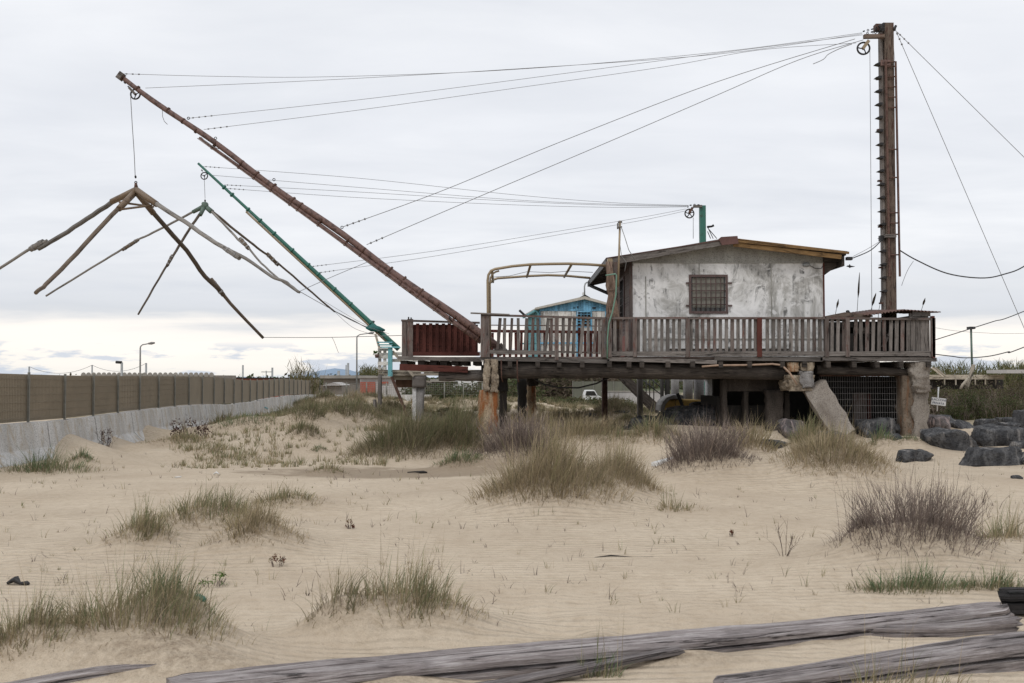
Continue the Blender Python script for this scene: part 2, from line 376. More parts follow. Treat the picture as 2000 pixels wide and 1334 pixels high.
def leaves(c, r, n, size, tint=(.5, .25), base_flat=True, ncl=None):
    """leaf-sized quads spread in clusters through a crown"""
    ncl = ncl or max(8, n//30); u = RNG.normal(0, 1, (ncl, 3)); u /= np.linalg.norm(u, axis=1)[:, None]; u *= RNG.uniform(.25, 1, ncl)[:, None]**.5
    if base_flat: u[:, 2] = np.abs(u[:, 2])
    pk = RNG.integers(0, ncl, n); p = u[pk]+RNG.normal(0, .13, (n, 3)); p = p*np.array(r)+np.array(c)
    a = RNG.normal(0, 1, (n, 3)); a /= np.linalg.norm(a, axis=1)[:, None]; b = np.cross(a, RNG.normal(0, 1, (n, 3))); b /= np.linalg.norm(b, axis=1)[:, None]
    s = size*RNG.uniform(.5, 1.3, n)[:, None]
    V = np.stack([p-a*s, p-b*s*.45, p+a*s, p+b*s*.45], 1).reshape(-1, 3)
    T = np.clip(tint[0]+RNG.normal(0, tint[1]*.5, ncl)[pk]+RNG.normal(0, tint[1], n), 0, 1)
    col = np.ones((n, 4, 4)); col[:, :, 0] = T[:, None]; col[:, :, 1] = 1; col[:, :, 2] = np.clip(RNG.normal(.5, .2, n), 0, 1.2)[:, None]
    return V, np.arange(n*4).reshape(n, 4), col.reshape(-1, 4)
def twigs(cx, cy, a, b, H, n, w, tint=(.2, .15), fork=2, spread=.6):
    """branched dry stems"""
    an = RNG.uniform(0, 2*np.pi, n); r = np.sqrt(RNG.uniform(0, 1, n))
    x = cx+a*.5*r*np.cos(an); y = cy+b*.5*r*np.sin(an); P = np.stack([x, y, height(x, y)-.01], 1)
    lean = RNG.uniform(.1, 1, n)*spread; h = H*RNG.uniform(.5, 1, n); T = np.clip(RNG.normal(*tint, n), 0, 1)
    parts = [blades(P, h, an, lean, np.full(n, w), T)]
    for _ in range(fork):
        m = n*2; i = RNG.integers(0, n, m); t = RNG.uniform(.3, .85, m)
        d = np.stack([np.cos(an[i]), np.sin(an[i])], 1); B = P[i].copy(); B[:, :2] += d*(lean[i]*h[i]*t**1.5)[:, None]; B[:, 2] += h[i]*t*.9
        parts.append(blades(B, h[i]*RNG.uniform(.2, .5, m), an[i]+RNG.normal(0, 1.2, m), RNG.uniform(.2, 1, m), np.full(m, w*.7), T[i]))
    return merge(parts)
# materials of the vegetation
M = {}
M['grass'] = leafmat('marram grass', (.37, .30, .20), (.275, .24, .14), (.155, .185, .09))
M['grassgreen'] = leafmat('fresh green grass', (.30, .25, .16), (.15, .185, .09), (.085, .155, .075))
M['grassdry'] = leafmat('dry straw grass', (.37, .30, .205), (.285, .235, .14), (.185, .18, .085))
M['grassdark'] = leafmat('dark dune grass', (.29, .24, .165), (.20, .18, .10), (.12, .14, .065))
M['heather'] = leafmat('dry purple brown stems', (.15, .12, .105), (.22, .175, .15), (.32, .26, .215), .15)
M['shrubgreen'] = leafmat('shrub leaves', (.10, .085, .05), (.085, .095, .04), (.055, .085, .03))
M['shrubbrown'] = leafmat('brown shrub', (.10, .075, .055), (.15, .12, .09), (.12, .13, .06))
M['brightgreen'] = leafmat('bright leaves', (.06, .10, .02), (.06, .14, .02), (.10, .20, .03))
M['redleaf'] = leafmat('reddish leaves', (.10, .03, .02), (.16, .06, .04), (.14, .12, .04))
M['darkleaf'] = leafmat('dark purple leaves', (.05, .03, .025), (.07, .035, .03), (.10, .06, .04))
M['reed'] = leafmat('reeds', (.20, .16, .10), (.17, .15, .07), (.08, .10, .035))
M['plume'] = leafmat('reed plumes', (.10, .075, .05), (.14, .11, .08), (.2, .17, .12))
# clump table: name kind, label, material, px, py(front foot), half width px, height px, extras
CL = [
 ('green', 'grass_tuft', 'low green dune grass tuft on the right end of the left sand hummock', 'grass', 555, 1000, 62, 40, dict(d=.5)),
 ('green', 'grass_tuft', 'green and straw dune grass ridge along the middle of the left sand hummock', 'grass', 395, 1046, 115, 76, dict(d=.5, n=1.2)),
 ('green', 'grass_tuft', 'small spiky grass tuft at the left tip of the left sand hummock', 'grass', 268, 1075, 56, 66, dict(d=.5)),
 ('dry', 'grass_tuft', 'bushy straw coloured grass tuft at the front right of the left sand hummock', 'grassdry', 490, 1080, 76, 84, dict(d=.6)),
 ('green', 'grass_tuft', 'tall loose green grass tuft in the near left corner with tiny pink flowers', 'grass', 225, 1305, 175, 130, dict(d=.4, st=30, n=.9)),
 ('green', 'grass_tuft', 'dense blue green blade tuft in front of the near left grass, beside the beam end', 'grassgreen', 330, 1280, 80, 98, dict(d=.4, st=6, n=.6)),
 ('green', 'grass_tuft', 'green grass tuft cut by the left edge of the photo near the bottom', 'grass', 38, 1322, 80, 104, dict(d=.4, st=6)),
 ('green', 'grass_tuft', 'upright green grass tuft with tall seed stalks, right behind the long grey beam', 'grass', 800, 1245, 112, 116, dict(d=.45, st=16, n=.8)),
 ('spiky', 'grass_tuft', 'sparse spiky dark grass tuft left of the upright green tuft behind the beam', 'grassdark', 655, 1248, 58, 85, dict(d=.5, n=.35, st=6)),
 ('big', 'grass_tuft', 'large olive brown grass tussock on the sand mound in the centre of the photo', 'grassdry', 1078, 1010, 118, 124, dict(d=.55, st=30, n=2.1)),
 ('big', 'grass_tuft', 'brown grass tussock joined to the right side of the large central tussock', 'grassdry', 1205, 990, 74, 86, dict(d=.6, st=10, n=1.9)),
 ('heath', 'dry_shrub', 'largest dry purple brown shrub on the sand mound at the right of the photo', 'heather', 1815, 1105, 128, 112, dict(d=.6, st=90, n=1.5)),
 ('heath', 'dry_shrub', 'small dry purple brown tuft left of the largest purple shrub', 'heather', 1690, 1092, 24, 38, dict(d=.7)),
 ('green', 'grass_tuft', 'bright green grass strip in front of the largest purple shrub', 'grassgreen', 1790, 1166, 108, 52, dict(d=.25, n=.9, m=.02)),
 ('green', 'grass_tuft', 'bright green grass strip at the right edge of the photo behind the beam', 'grassgreen', 1950, 1160, 62, 44, dict(d=.3, n=.7, m=.02)),
 ('green', 'grass_tuft', 'thin green grass patch right of the largest purple shrub', 'grass', 1975, 1060, 45, 60, dict(d=.6, n=.4, m=.03)),
 ('dark', 'grass_tuft', 'big dark green grass tussock at the left front of the rusty pile', 'grassdark', 780, 905, 84, 74, dict(d=.6, n=3.2, m=.35)),
 ('dark', 'grass_tuft', 'dark grass tussock between the white concrete post and the rusty pile', 'grassdark', 885, 900, 58, 76, dict(d=.6, n=3.2, m=.3)),
 ('green', 'grass_tuft', 'short grey green grass at the foot of the rusty pile', 'grassgreen', 895, 922, 42, 34, dict(d=.5)),
 ('heath', 'dry_shrub', 'dry mauve shrub leaning against the right foot of the rusty pile', 'heather', 1010, 915, 74, 78, dict(d=.6, n=2.2)),
 ('heath', 'dry_shrub', 'long low mauve and olive shrub behind the large central tussock', 'grassdry', 1130, 882, 100, 48, dict(d=.4, n=1.3)),
 ('heath', 'dry_shrub', 'pale brown grass behind the rusty pile and in front of the two short piles', 'grassdry', 1040, 850, 46, 36, dict(d=.6)),
 ('green', 'grass_tuft', 'fresh green grass in front of the dark slab under the hut', 'grass', 1292, 882, 44, 58, dict(d=.6, n=1.2)),
 ('green', 'grass_tuft', 'low green grass band left of the fresh green grass under the hut', 'grass', 1215, 888, 60, 26, dict(d=.5)),
 ('heath', 'dry_shrub', 'wide dry mauve shrub with upright stems in front of the dark recess', 'heather', 1385, 930, 76, 74, dict(d=.6, st=60, n=2.2)),
 ('heath', 'dry_shrub', 'dry mauve and green shrub between the wide mauve shrub and the broken pillar', 'grassdry', 1465, 905, 56, 58, dict(d=.6, st=20, n=1.2)),
 ('big', 'grass_tuft', 'very wide olive and brown grass tussock in front of the fallen concrete slab', 'grassdry', 1645, 945, 90, 86, dict(d=.65, n=2.3)),
 ('green', 'grass_tuft', 'green grass at the foot of the broken pillar above the wide olive tussock', 'grass', 1592, 895, 42, 66, dict(d=.6, n=1.1)),
 ('green', 'grass_tuft', 'pale green grass between the pyramid shaped rock and the small round rock', 'grassgreen', 1728, 885, 26, 40, dict(d=.6, n=.6)),
 ('green', 'grass_tuft', 'green grass on the sand behind the left flat rock', 'grassgreen', 1785, 873, 28, 18, dict(d=.6, n=.5)),
 ('dark', 'grass_tuft', 'rounded dark grass tussock left of the far wooden posts', 'grassdark', 682, 838, 52, 44, dict(d=.6, n=1.3)),
 ('dark', 'grass_tuft', 'dark grass tussock nearest the barrier end of the dunes', 'grassdark', 598, 842, 32, 40, dict(d=.6, n=1.2)),
 ('dark', 'grass_tuft', 'dark low tussock just in front of the one nearest the barrier end', 'grassdark', 590, 868, 30, 34, dict(d=.6, n=1.2)),
 ('dry', 'grass_tuft', 'straw tussock against the far low wall', 'grassdry', 678, 790, 36, 20, dict(d=.7, n=1.2)),
 ('green', 'grass_tuft', 'short grey green tuft on bare sand left of the dark hollow', 'grassgreen', 622, 892, 18, 16, dict(d=.6, n=.8)),
 ('green', 'grass_tuft', 'short green tuft on the front lip of the dark hollow', 'grass', 637, 930, 30, 24, dict(d=.5, n=.8)),
 ('green', 'grass_tuft', 'green spiky tuft on the sand drift in front of the barrier', 'grassgreen', 155, 912, 26, 30, dict(d=.5, n=.7)),
 ('green', 'grass_tuft', 'wide low grey green grass at the left edge in front of the barrier', 'grassgreen', 80, 925, 85, 30, dict(d=.5, n=.8, m=.03)),
 ('green', 'grass_tuft', 'low grass strip under the dark leaved bush by the barrier', 'grass', 345, 878, 60, 24, dict(d=.4, n=1)),
 ('green', 'grass_tuft', 'low green grass along the foot of the barrier behind the dark leaved bush', 'grassgreen', 470, 850, 65, 20, dict(d=.5, n=1)),
 ('green', 'grass_tuft', 'thin green tufts on the bare sand in front of the barrier middle', 'grass', 395, 892, 50, 18, dict(d=.6, n=.6, m=.03)),
 ('green', 'grass_tuft', 'loose green grass on the sand crest left of the centre', 'grass', 460, 906, 58, 16, dict(d=.5, n=.7, m=.03)),
 ('dry', 'grass_tuft', 'dark green cushion grass under the blue hut between the short piles', 'grassdark', 1105, 828, 46, 22, dict(d=.6, n=1.3)),
 ('green', 'grass_tuft', 'loose curved green blades right of the central tussocks', 'grass', 1330, 1003, 48, 26, dict(d=.6, n=.35, m=.02)),
 ('green', 'grass_tuft', 'dark green cushion of grass behind the white concrete post', 'grassdark', 905, 800, 50, 18, dict(d=.6, n=1.2)),
 ('green', 'grass_tuft', 'few long green blades growing through the near bottom beam', 'grassgreen', 1165, 1325, 60, 58, dict(d=.2, n=.12, m=.0, st=3)),
 ('green', 'grass_tuft', 'thin tall blades in front of the lower right beam', 'grass', 1760, 1345, 130, 70, dict(d=.12, n=.12, m=.0, st=10)),
 ('dark', 'grass_tuft', 'dark mossy grass under the deck left of the big slab', 'grassdark', 1215, 838, 50, 20, dict(d=.6, n=1.1)),
]
for i, c in enumerate(CL):
    kind, nm, lab, mt, px, py, hw, hp, ex = c
    g = ground_at(px, py); s = g.y/F; a = hw*s*1.08; b = a*ex.get('d', .6); H = hp*s*1.12
    mh = ex.get('m', None); mh = H*.55 if mh is None else mh
    if mh > 0: MOUNDS.append((g.x, g.y+b*.9, a*1.45, b*1.9, mh, 0))
    ex['_'] = (g.x, g.y+b*.75, a*1.14, b*1.3, (H-mh*.8)*1.6, g.y)
for px_, py_, r_, h_ in ((760, 1345, .5, .06), (1020, 1285, .35, .05), (1330, 1292, .55, .055), (1560, 1240, .4, .04), (1180, 1256, .5, .035)):
    g = ground_at(px_, py_); MOUNDS.append((g.x, g.y, r_, .16, h_, 0))
g = at(400, 1330, 5.6); MOUNDS.append((g.x-.25, 5.75, .7, .3, .10, 0))
# sand drifts piled on the barrier
for px, py, r, h in ((83, 905, 1.35, .52), (178, 895, .8, .34), (246, 888, 1.0, .40), (20, 905, 1.2, .08)):
    g = at(px, 738, 21.5 if px < 120 else 24 if px < 200 else 26.5); MOUNDS.append((g.x+.35, g.y, r, r*1.1, h, 1))
MOUNDS.append((-6.3, 32, 4, 9, .25, 0))
parts_ = []
for _ in range(125):
    Y = math.exp(random.uniform(math.log(29), math.log(60))); x = random.uniform(-.2, .34)*Y
    if _ > 70: x = random.uniform(-.30, -.12)*Y
    if -1.2 < x < 10 and Y < 34 and random.random() < .7: continue
    a_ = random.uniform(.35, .95); H_ = a_*random.uniform(.45, .75); MOUNDS.append((x, Y, a_*1.2, a_*1.2, H_*.4, 0))
    parts_.append((x, Y, a_, H_))
# ---------------------------------------------------------------- ground sheet
def make_ground():
    ys = [-700., -350., -170., -80., -40., -20., -8.0]
    while ys[-1] < 3500: 
        y = ys[-1]; ys.append(y+max(.05, .0085*abs(y)) if 3 < y < 120 else y+(.5 if y <= 3 else y*.12))
    ys = np.array(ys); u = np.concatenate([np.linspace(-6, -.66, 14), np.arange(-.63, .63, .0032), np.linspace(.66, 6, 14)])
    YY, UU = np.meshgrid(ys, u, indexing='ij'); XX = UU*(np.abs(YY)+11); ZZ = height(XX, YY)
    far = np.clip((YY-120)/200, 0, 1); ZZ = ZZ*(1-far)-far*0.0
    V = np.stack([XX, YY, ZZ], -1).reshape(-1, 3); ny, nx = len(ys), len(u)
    wt = np.zeros_like(XX)
    for mx, my, rx, ry, mh_, sh_ in MOUNDS:
        if not sh_: wt = np.maximum(wt, np.exp(-(((XX-mx)/rx)**2+((YY-my)/ry)**2)*1.5)*min(1, mh_/.06))
    lit = np.ones((XX.size, 4)); lit[:, 0] = wt.ravel(); lit[:, 1] = 0
    i = np.arange(ny-1)[:, None]*nx+np.arange(nx-1)[None]; Q = np.stack([i, i+1, i+1+nx, i+nx], -1).reshape(-1, 4)
    m, nt, b, _ = newmat('dune sand')
    g = nt.nodes.new('ShaderNodeNewGeometry'); P = g.outputs['Position']; sp = N(nt, 'ShaderNodeSeparateXYZ'); nt.links.new(P, sp.inputs[0])
    n1 = noise(nt, P, .55, 6, .6); n2 = noise(nt, P, 9, 5, .7); n3 = noise(nt, P, 160, 2, .5); n4 = noise(nt, P, 28, 4, .7)
    c = ramp(nt, n1, [(.3, (.485, .40, .305)), (.55, (.58, .49, .38)), (.75, (.64, .545, .43))])
    c = mix(nt, ramp(nt, n2, [(.3, .5), (.55, 0)]), c, (.40, .315, .225))
    c = mix(nt, ramp(nt, n3, [(.3, .4), (.5, 0)]), c, (.30, .235, .17))
    # twigs and shell grit
    c = mix(nt, ramp(nt, n4, [(.27, .75), (.33, 0)]), c, (.15, .11, .08))
    at_ = N(nt, 'ShaderNodeAttribute', attribute_name='tint'); s_ = N(nt, 'ShaderNodeSeparateColor'); nt.links.new(at_.outputs['Color'], s_.inputs[0])
    lf = mth(nt, 'MULTIPLY', s_.outputs[0], mth(nt, 'MULTIPLY_ADD', ramp(nt, noise(nt, P, 14, 5, .75), [(.38, 0), (.62, 1)]), .8, .2))
    c = mix(nt, mth(nt, 'MULTIPLY', lf, .95), c, ramp(nt, noise(nt, P, 60, 3, .7), [(.3, (.15, .115, .085)), (.7, (.34, .27, .195))]))
    # damp silt in the hollow
    dmp = N(nt, 'ShaderNodeVectorMath', operation='SUBTRACT'); nt.links.new(P, dmp.inputs[0]); dmp.inputs[1].default_value = (-2.2, 18.3, 0)
    dm = mapped(nt, dmp.outputs[0], (.32, .62, 0)); ln = N(nt, 'ShaderNodeVectorMath', operation='LENGTH'); nt.links.new(dm, ln.inputs[0])
    dd = mth(nt, 'ADD', ln.outputs['Value'], mth(nt, 'MULTIPLY', mth(nt, 'SUBTRACT', noise(nt, P, 1.6, 5, .7), .5), 1.6))
    c = mix(nt, ramp(nt, dd, [(.6, .75), (1.0, 0)]), c, (.25, .195, .14))
    # dry litter and turf further back
    nf = noise(nt, mapped(nt, P, (.35, .16, 1)), 1, 6, .7)
    ff = mth(nt, 'MULTIPLY', ramp(nt, nf, [(.44, 0), (.56, 1)]), ramp(nt, mth(nt, 'DIVIDE', sp.outputs[1], 100), [(.25, 0), (.32, .55), (.55, .85), (1, 1)]))
    c = mix(nt, ff, c, ramp(nt, n2, [(.3, (.085, .08, .04)), (.7, (.19, .155, .085))]))
    c = mix(nt, ramp(nt, mth(nt, 'DIVIDE', sp.outputs[1], 200), [(.4, 0), (.6, 1)]), c, (.09, .10, .055))
    nt.links.new(c, b.inputs['Base Color']); b.inputs['Roughness'].default_value = .95; b.inputs['Specular IOR Level'].default_value = .15
    w = N(nt, 'ShaderNodeTexWave', wave_type='BANDS', bands_direction='Y', wave_profile='SIN'); w.inputs['Scale'].default_value = 2.5
    w.inputs['Distortion'].default_value = 8.5; w.inputs['Detail'].default_value = 2.5; w.inputs['Detail Scale'].default_value = .42; w.inputs['Detail Roughness'].default_value = .55
    nt.links.new(mapped(nt, P, (.55, 1.25, 1)), w.inputs[0])
    msk = ramp(nt, noise(nt, P, .28, 3, .5), [(.36, .12), (.53, 1)])
    hgt = mth(nt, 'ADD', mth(nt, 'MULTIPLY', mth(nt, 'MULTIPLY', w.outputs['Fac'], msk), .55), mth(nt, 'MULTIPLY', n3, .08))
    hgt = mth(nt, 'ADD', hgt, mth(nt, 'MULTIPLY', n2, 1.1)); hgt = mth(nt, 'ADD', hgt, mth(nt, 'MULTIPLY', n4, .15))
    bump(nt, b, hgt, .85, .045)
    o = grid_mesh('ground', V, Q, m, lit, origin=(0, 0, 0)); tag(o, 'pale rippled dune sand with patches of dry turf', 'ground', kind='structure')
make_ground()
# ---------------------------------------------------------------- clumps
for kind, nm, lab, mt, px, py, hw, hp, ex in CL:
    cx, cy, a, b, H, Y = ex['_']; w = .0028+.00045*Y; n = int(min(9000, max(60, 11.5*a/w*ex.get('n', 1)*(.6+.4*H/max(a, .01)))))
    if kind == 'heath': g = merge([tuft(cx, cy, a, b, H, int(n*.75), w*.9, (.45, .28), .75, .05, ex.get('st', 10), .1), twigs(cx, cy, a*1.4, b*1.4, H*.95, int(n*.12), w*1.1, (.4, .25), 2, 1.0)])
    elif kind == 'spiky': g = tuft(cx, cy, a, b, H, n, w, (.4, .3), .8, .1, ex.get('st', 0), .2)
    elif kind == 'big': g = tuft(cx, cy, a, b, H, n, w, (.42, .28), .55, .15, ex.get('st', 0), .45)
    elif kind == 'dry': g = tuft(cx, cy, a, b, H, n, w, (.35, .25), .65, .15, ex.get('st', 0), .45)
    else: g = tuft(cx, cy, a, b, H, n, w, (.6, .25), .6, .18, ex.get('st', 0), .28)
    o = grid_mesh(nm, *g[:2], M[mt], g[2]); tag(o, lab, 'shrub' if 'shrub' in nm else 'grass tuft', 'tufts and low shrubs on the dunes')
# scattered sprigs on the open sand and scrub further back: nobody could count them
def scatter(name, lab, n, xr, yr, hr, nb, mat, mask=None, tint=(.5, .3), spread=.8, wk=1.0, uniform_px=True):
    parts = []
    k = 0
    while k < n:
        Y = math.exp(random.uniform(math.log(yr[0]), math.log(yr[1]))) if uniform_px else random.uniform(*yr)
        u = random.uniform(*xr); x = u*Y
        if mask and not mask(x, Y): k += .2; continue
        k += 1; H = random.uniform(*hr); m = random.randint(*nb); w = (.0022+.00042*Y)*wk
        an = RNG.uniform(0, 6.28, m); rr = RNG.uniform(0, 1, m)*H*.35; xx = x+rr*np.cos(an); yy = Y+rr*np.sin(an)
        parts.append(blades(np.stack([xx, yy, height(xx, yy)-.005], 1), H*RNG.uniform(.4, 1, m), an+RNG.normal(0, .7, m), np.clip(RNG.normal(.45, .25, m)*spread*1.4, 0, 1.2), np.full(m, w)*RNG.uniform(.6, 1.2, m), np.clip(RNG.normal(*tint, m), 0, 1), 3))
    g = merge(parts); tag(grid_mesh(name, g[0], g[1], mat, g[2]), lab, 'grass', kind='stuff')
def not_log(x, y): return y > 7.3 or random.random() < .25
scatter('sand_grass', 'sparse sprigs of grass pushing through the open sand', 300, (-.52, .52), (6.5, 20), (.04, .15), (3, 7), M['grass'], not_log)
scatter('dead_sprigs', 'sparse dead stems standing in the open sand', 200, (-.52, .52), (6.8, 22), (.03, .17), (1, 4), M['heather'], not_log, (.25, .2))
g_ = merge([tuft(x, Y, a_, a_*.8, H_, int(520*a_+120), .0028+.00048*Y, (random.uniform(.25, .75), .25), .7, .1, 4, .35) for x, Y, a_, H_ in parts_]); tag(grid_mesh('scrub_cushions', g_[0], g_[1], M['grassdark'], g_[2]), 'rounded scrub cushions covering the far dunes behind the hut', 'scrub', kind='stuff')
def mid_mask(x, y):
    return vnoise(np.array(x/2.3+2), np.array(y/2.6)) > .0 and x > -.5*y+.0*y and not (y < 26 and abs(x-1) < 1)
scatter('dune_scrub', 'mixed scrub and grass covering the dunes behind the hut', 1500, (-.21, .36), (26, 66), (.14, .42), (26, 40), M['grassdry'], lambda x, y: float(vnoise(np.array(x/3.1+2), np.array(y/3.6+1))) > .09-(y-27)*.010, (.35, .3), .9, 1.5)
scatter('dark_scrub', 'darker green scrub growing in patches behind the hut', 520, (-.21, .36), (30, 66), (.2, .55), (34, 50), M['grassdark'], lambda x, y: float(vnoise(np.array(x/2.7+8), np.array(y/3.3+6))) > .16-(y-27)*.007, (.4, .3), .9, 1.5)
scatter('twig_litter', 'thin twigs and straw litter lying on the sand', 420, (-.52, .52), (6.3, 22), (.05, .16), (1, 3), M['heather'], not_log, (.2, .2), 1.6, 1.1)
scatter('bank_grass', 'thin grass on the sand bank along the barrier', 850, (-.34, -.10), (19.5, 42), (.08, .26), (8, 16), M['grass'], lambda x, y: float(vnoise(np.array(x/1.5+4), np.array(y/1.9+3))) > -.02, (.5, .3), .7, 1.2)
# leafy little bushes and dry branches
def leafbush(lab, px, py, hw, hp, mat, n, size, stems=14, nm='leafy_bush', sm='heather', cat='bush'):
    g = ground_at(px, py); s = g.y/F; a = hw*s; H = hp*s; z = hz(g.x, g.y)
    root = thing(nm, lab, cat, (g.x, g.y, z))
    t = twigs(g.x, g.y, a, a*.6, H, stems, .003+.0004*g.y, (.2, .1), 2, .7); grid_mesh('stem', t[0], t[1], M[sm], t[2], root)
    l = leaves((g.x, g.y, z+H*.15), (a, a*.6, H*.85), n, size, (.5, .25)); grid_mesh('foliage', l[0], l[1], M[mat], l[2], root)
leafbush('dark leaved twiggy bush in front of the third barrier joint', 208, 882, 22, 42, 'darkleaf', 170, .022)
leafbush('larger dark leaved bush spreading before the barrier middle', 378, 868, 46, 52, 'darkleaf', 330, .035, 24)
leafbush('small reddish leaved bush on bare sand right of the left hummock', 541, 1107, 24, 26, 'redleaf', 110, .011, 12)
leafbush('tiny orange tinted bush on bare sand left of the photo centre', 684, 1036, 11, 18, 'redleaf', 60, .014, 8)
leafbush('tiny red leaved bush on the sand right of the photo centre', 1428, 1052, 9, 14, 'redleaf', 60, .012, 8)
leafbush('yellow green creeping bush with pale flowers behind the near left grass', 418, 1148, 40, 26, 'brightgreen', 190, .010, 12)
leafbush('bright green bush growing through the wire mesh under the deck', 1684, 832, 14, 26, 'brightgreen', 160, .03, 6)
def drybranch(lab, px, py, hw, hp, n=7):
    g = ground_at(px, py); s = g.y/F; t = twigs(g.x, g.y, hw*s*.5, hw*s*.4, hp*s, n, .006, (.15, .1), 2, 1.1)
    tag(grid_mesh('dry_branch', t[0], t[1], M['darkleaf'], t[2]), lab, 'branch')
drybranch('bare dark branch sticking out of the sand left of the largest purple shrub', 1532, 1092, 34, 84, 9)
drybranch('little dark broken twig standing in sand left of the central grass mound', 600, 1168, 8, 16, 5)
# ---------------------------------------------------------------- materials of built things
M['grey'] = wood('grey weathered timber', (.075, .066, .06), (.16, .143, .132), (.27, .25, .235))
M['greyred'] = wood('timber with worn brown paint', (.07, .055, .05), (.135, .11, .10), (.21, .185, .17), paint=(.12, .065, .055), pfac=.0)
M['redwood'] = wood('dark red painted boards', (.05, .02, .016), (.085, .032, .027), (.12, .055, .045), paint=(.085, .028, .022), pfac=.75)
M['drift'] = wood('silvery driftwood', (.07, .058, .057), (.25, .22, .215), (.52, .49, .485), bstr=1.0, grain=1.2)
M['driftblack'] = wood('charred timber', (.008, .008, .008), (.02, .018, .018), (.06, .055, .055), bstr=1.0)
M['darkbeam'] = wood('dark soaked log', (.022, .019, .017), (.055, .046, .04), (.13, .11, .095))
M['mastwood'] = wood('mast timber', (.08, .06, .05), (.16, .12, .095), (.25, .20, .165), paint=(.10, .05, .04), pfac=.0)
M['yellowwood'] = wood('yellow varnished board', (.09, .055, .03), (.25, .15, .065), (.38, .24, .11))
M['whitewood'] = wood('white painted old boards', (.25, .22, .18), (.50, .47, .42), (.68, .66, .62), paint=(.66, .64, .60), pfac=.55)
M['cream'] = wood('bleached pale timber', (.22, .18, .14), (.42, .37, .30), (.58, .53, .45))
M['bluewood'] = wood('sky blue painted boards', (.10, .17, .22), (.16, .36, .52), (.20, .44, .62), paint=(.17, .40, .58), pfac=.6)
M['tealwood'] = wood('pale teal painted timber', (.10, .22, .24), (.17, .38, .42), (.28, .48, .5), paint=(.16, .40, .44), pfac=.45)
M['orange'] = plain('orange planks', (.45, .22, .10))
M['boom'] = paintmetal('brown red boom paint', (.165, .095, .08), (.06, .032, .026), .5, .6, scale=9)
M['boomedge'] = paintmetal('pale worn boom', (.26, .20, .17), (.10, .045, .03), .5, .7, scale=12)
M['rust'] = paintmetal('rusted steel', (.11, .055, .038), (.055, .022, .013), .6, .75)
M['ladder'] = paintmetal('rusted ladder', (.12, .065, .05), (.06, .025, .018), .5, .75)
M['greenpaint'] = paintmetal('green paint', (.03, .15, .115), (.03, .07, .045), .35, .5)
M['bronze'] = paintmetal('tan steel tube', (.30, .23, .145), (.12, .07, .04), .3, .4, .2)
M['black'] = plain('black iron', (.018, .017, .018), .5, .2)
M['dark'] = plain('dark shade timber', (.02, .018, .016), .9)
M['wire'] = plain('steel cable', (.2, .2, .205), .5, .4)
M['cable'] = plain('black cable', (.03, .03, .032), .6)
M['rope'] = plain('tan hose', (.36, .25, .18), .6)
M['net1'] = wood('grey pole', (.12, .11, .10), (.20, .185, .17), (.30, .285, .27))
M['net2'] = wood('brown pole', (.06, .045, .035), (.125, .095, .07), (.2, .165, .13))
M['netsleeve'] = paintmetal('brown steel sleeve', (.17, .115, .07), (.07, .04, .025), .4, .5)
M['greensleeve'] = paintmetal('green grey sleeve', (.10, .15, .12), (.05, .05, .04), .4, .6)
M['conc'] = concrete('rough concrete', (.15, .125, .105), (.26, .23, .20), (.36, .33, .29), 1.8)
M['concdark'] = concrete('concrete darkened for shade', (.03, .026, .023), (.055, .046, .04), (.09, .076, .068), 1.8)  # shade under the hut is put into this colour
M['agg'] = concrete('pebbly concrete', (.13, .105, .08), (.27, .22, .165), (.42, .36, .28), 6, 1.2, coarse=16)
M['rustconc'] = concrete('rust stained concrete', (.20, .14, .09), (.36, .28, .19), (.50, .42, .31), 2.5, .6, stain=(.22, .07, .018), stz=1.1, sfac=(.455, .575), coarse=22)
M['barrier'] = concrete('barrier concrete', (.36, .355, .345), (.50, .49, .475), (.62, .61, .595), 1.0, .3, stain=(.36, .30, .22), stz=.9, sfac=(.50, .66))
M['whiteconc'] = concrete('white painted concrete', (.40, .40, .40), (.58, .58, .58), (.68, .68, .68), 2, .2)
M['greyconc'] = concrete('grey concrete', (.17, .16, .155), (.25, .24, .235), (.34, .33, .32), 2, .4)
M['rock'] = concrete('dark basalt', (.028, .0285, .031), (.06, .061, .065), (.125, .124, .126), 4.5, 1.6, stain=(.26, .245, .235), stz=1.2, sfac=(.56, .70), coarse=18)
M['rocklichen'] = concrete('lichen covered basalt', (.05, .045, .045), (.10, .09, .09), (.24, .21, .2), 3, .8, stain=(.30, .24, .23), stz=1.5, sfac=(.5, .62), coarse=12)
M['fenceg'] = plain('olive brown mesh screen', (.235, .195, .14), .85, 0, .10, 2.2)
M['fpost'] = plain('grey fence post', (.21, .205, .18), .5, .3)
M['glass'] = plain('dark window glass', (.035, .035, .033), .12)
M['curtain'] = plain('grey curtain', (.21, .20, .175), .9)
M['brownframe'] = paintmetal('brown window frame', (.10, .06, .055), (.045, .025, .02), .4, .5)
M['tile'] = plain('rust red tile', (.11, .055, .048), .8)
M['corr'] = paintmetal('rusty corrugated sheet', (.15, .085, .07), (.09, .04, .03), .5, .7)
M['brick'] = plain('red door panel', (.23, .075, .055), .7)
M['blind'] = wood('folded cane blind', (.06, .04, .03), (.16, .11, .085), (.33, .25, .19))
M['hose'] = plain('green hose', (.13, .24, .18), .5)
M['tarp'] = plain('green netting', (.01, .11, .10), .7, 0, .4)
M['white'] = plain('white paint', (.66, .66, .65), .45, 0, .08)
M['roofwhite'] = plain('off white roof edge', (.48, .45, .39), .7, 0, .2)
M['yellow'] = plain('faded yellow hull', (.40, .26, .07), .6, 0, .25)
M['farwall'] = plain('grey render', (.25, .22, .19), .9, 0, .2, 1)
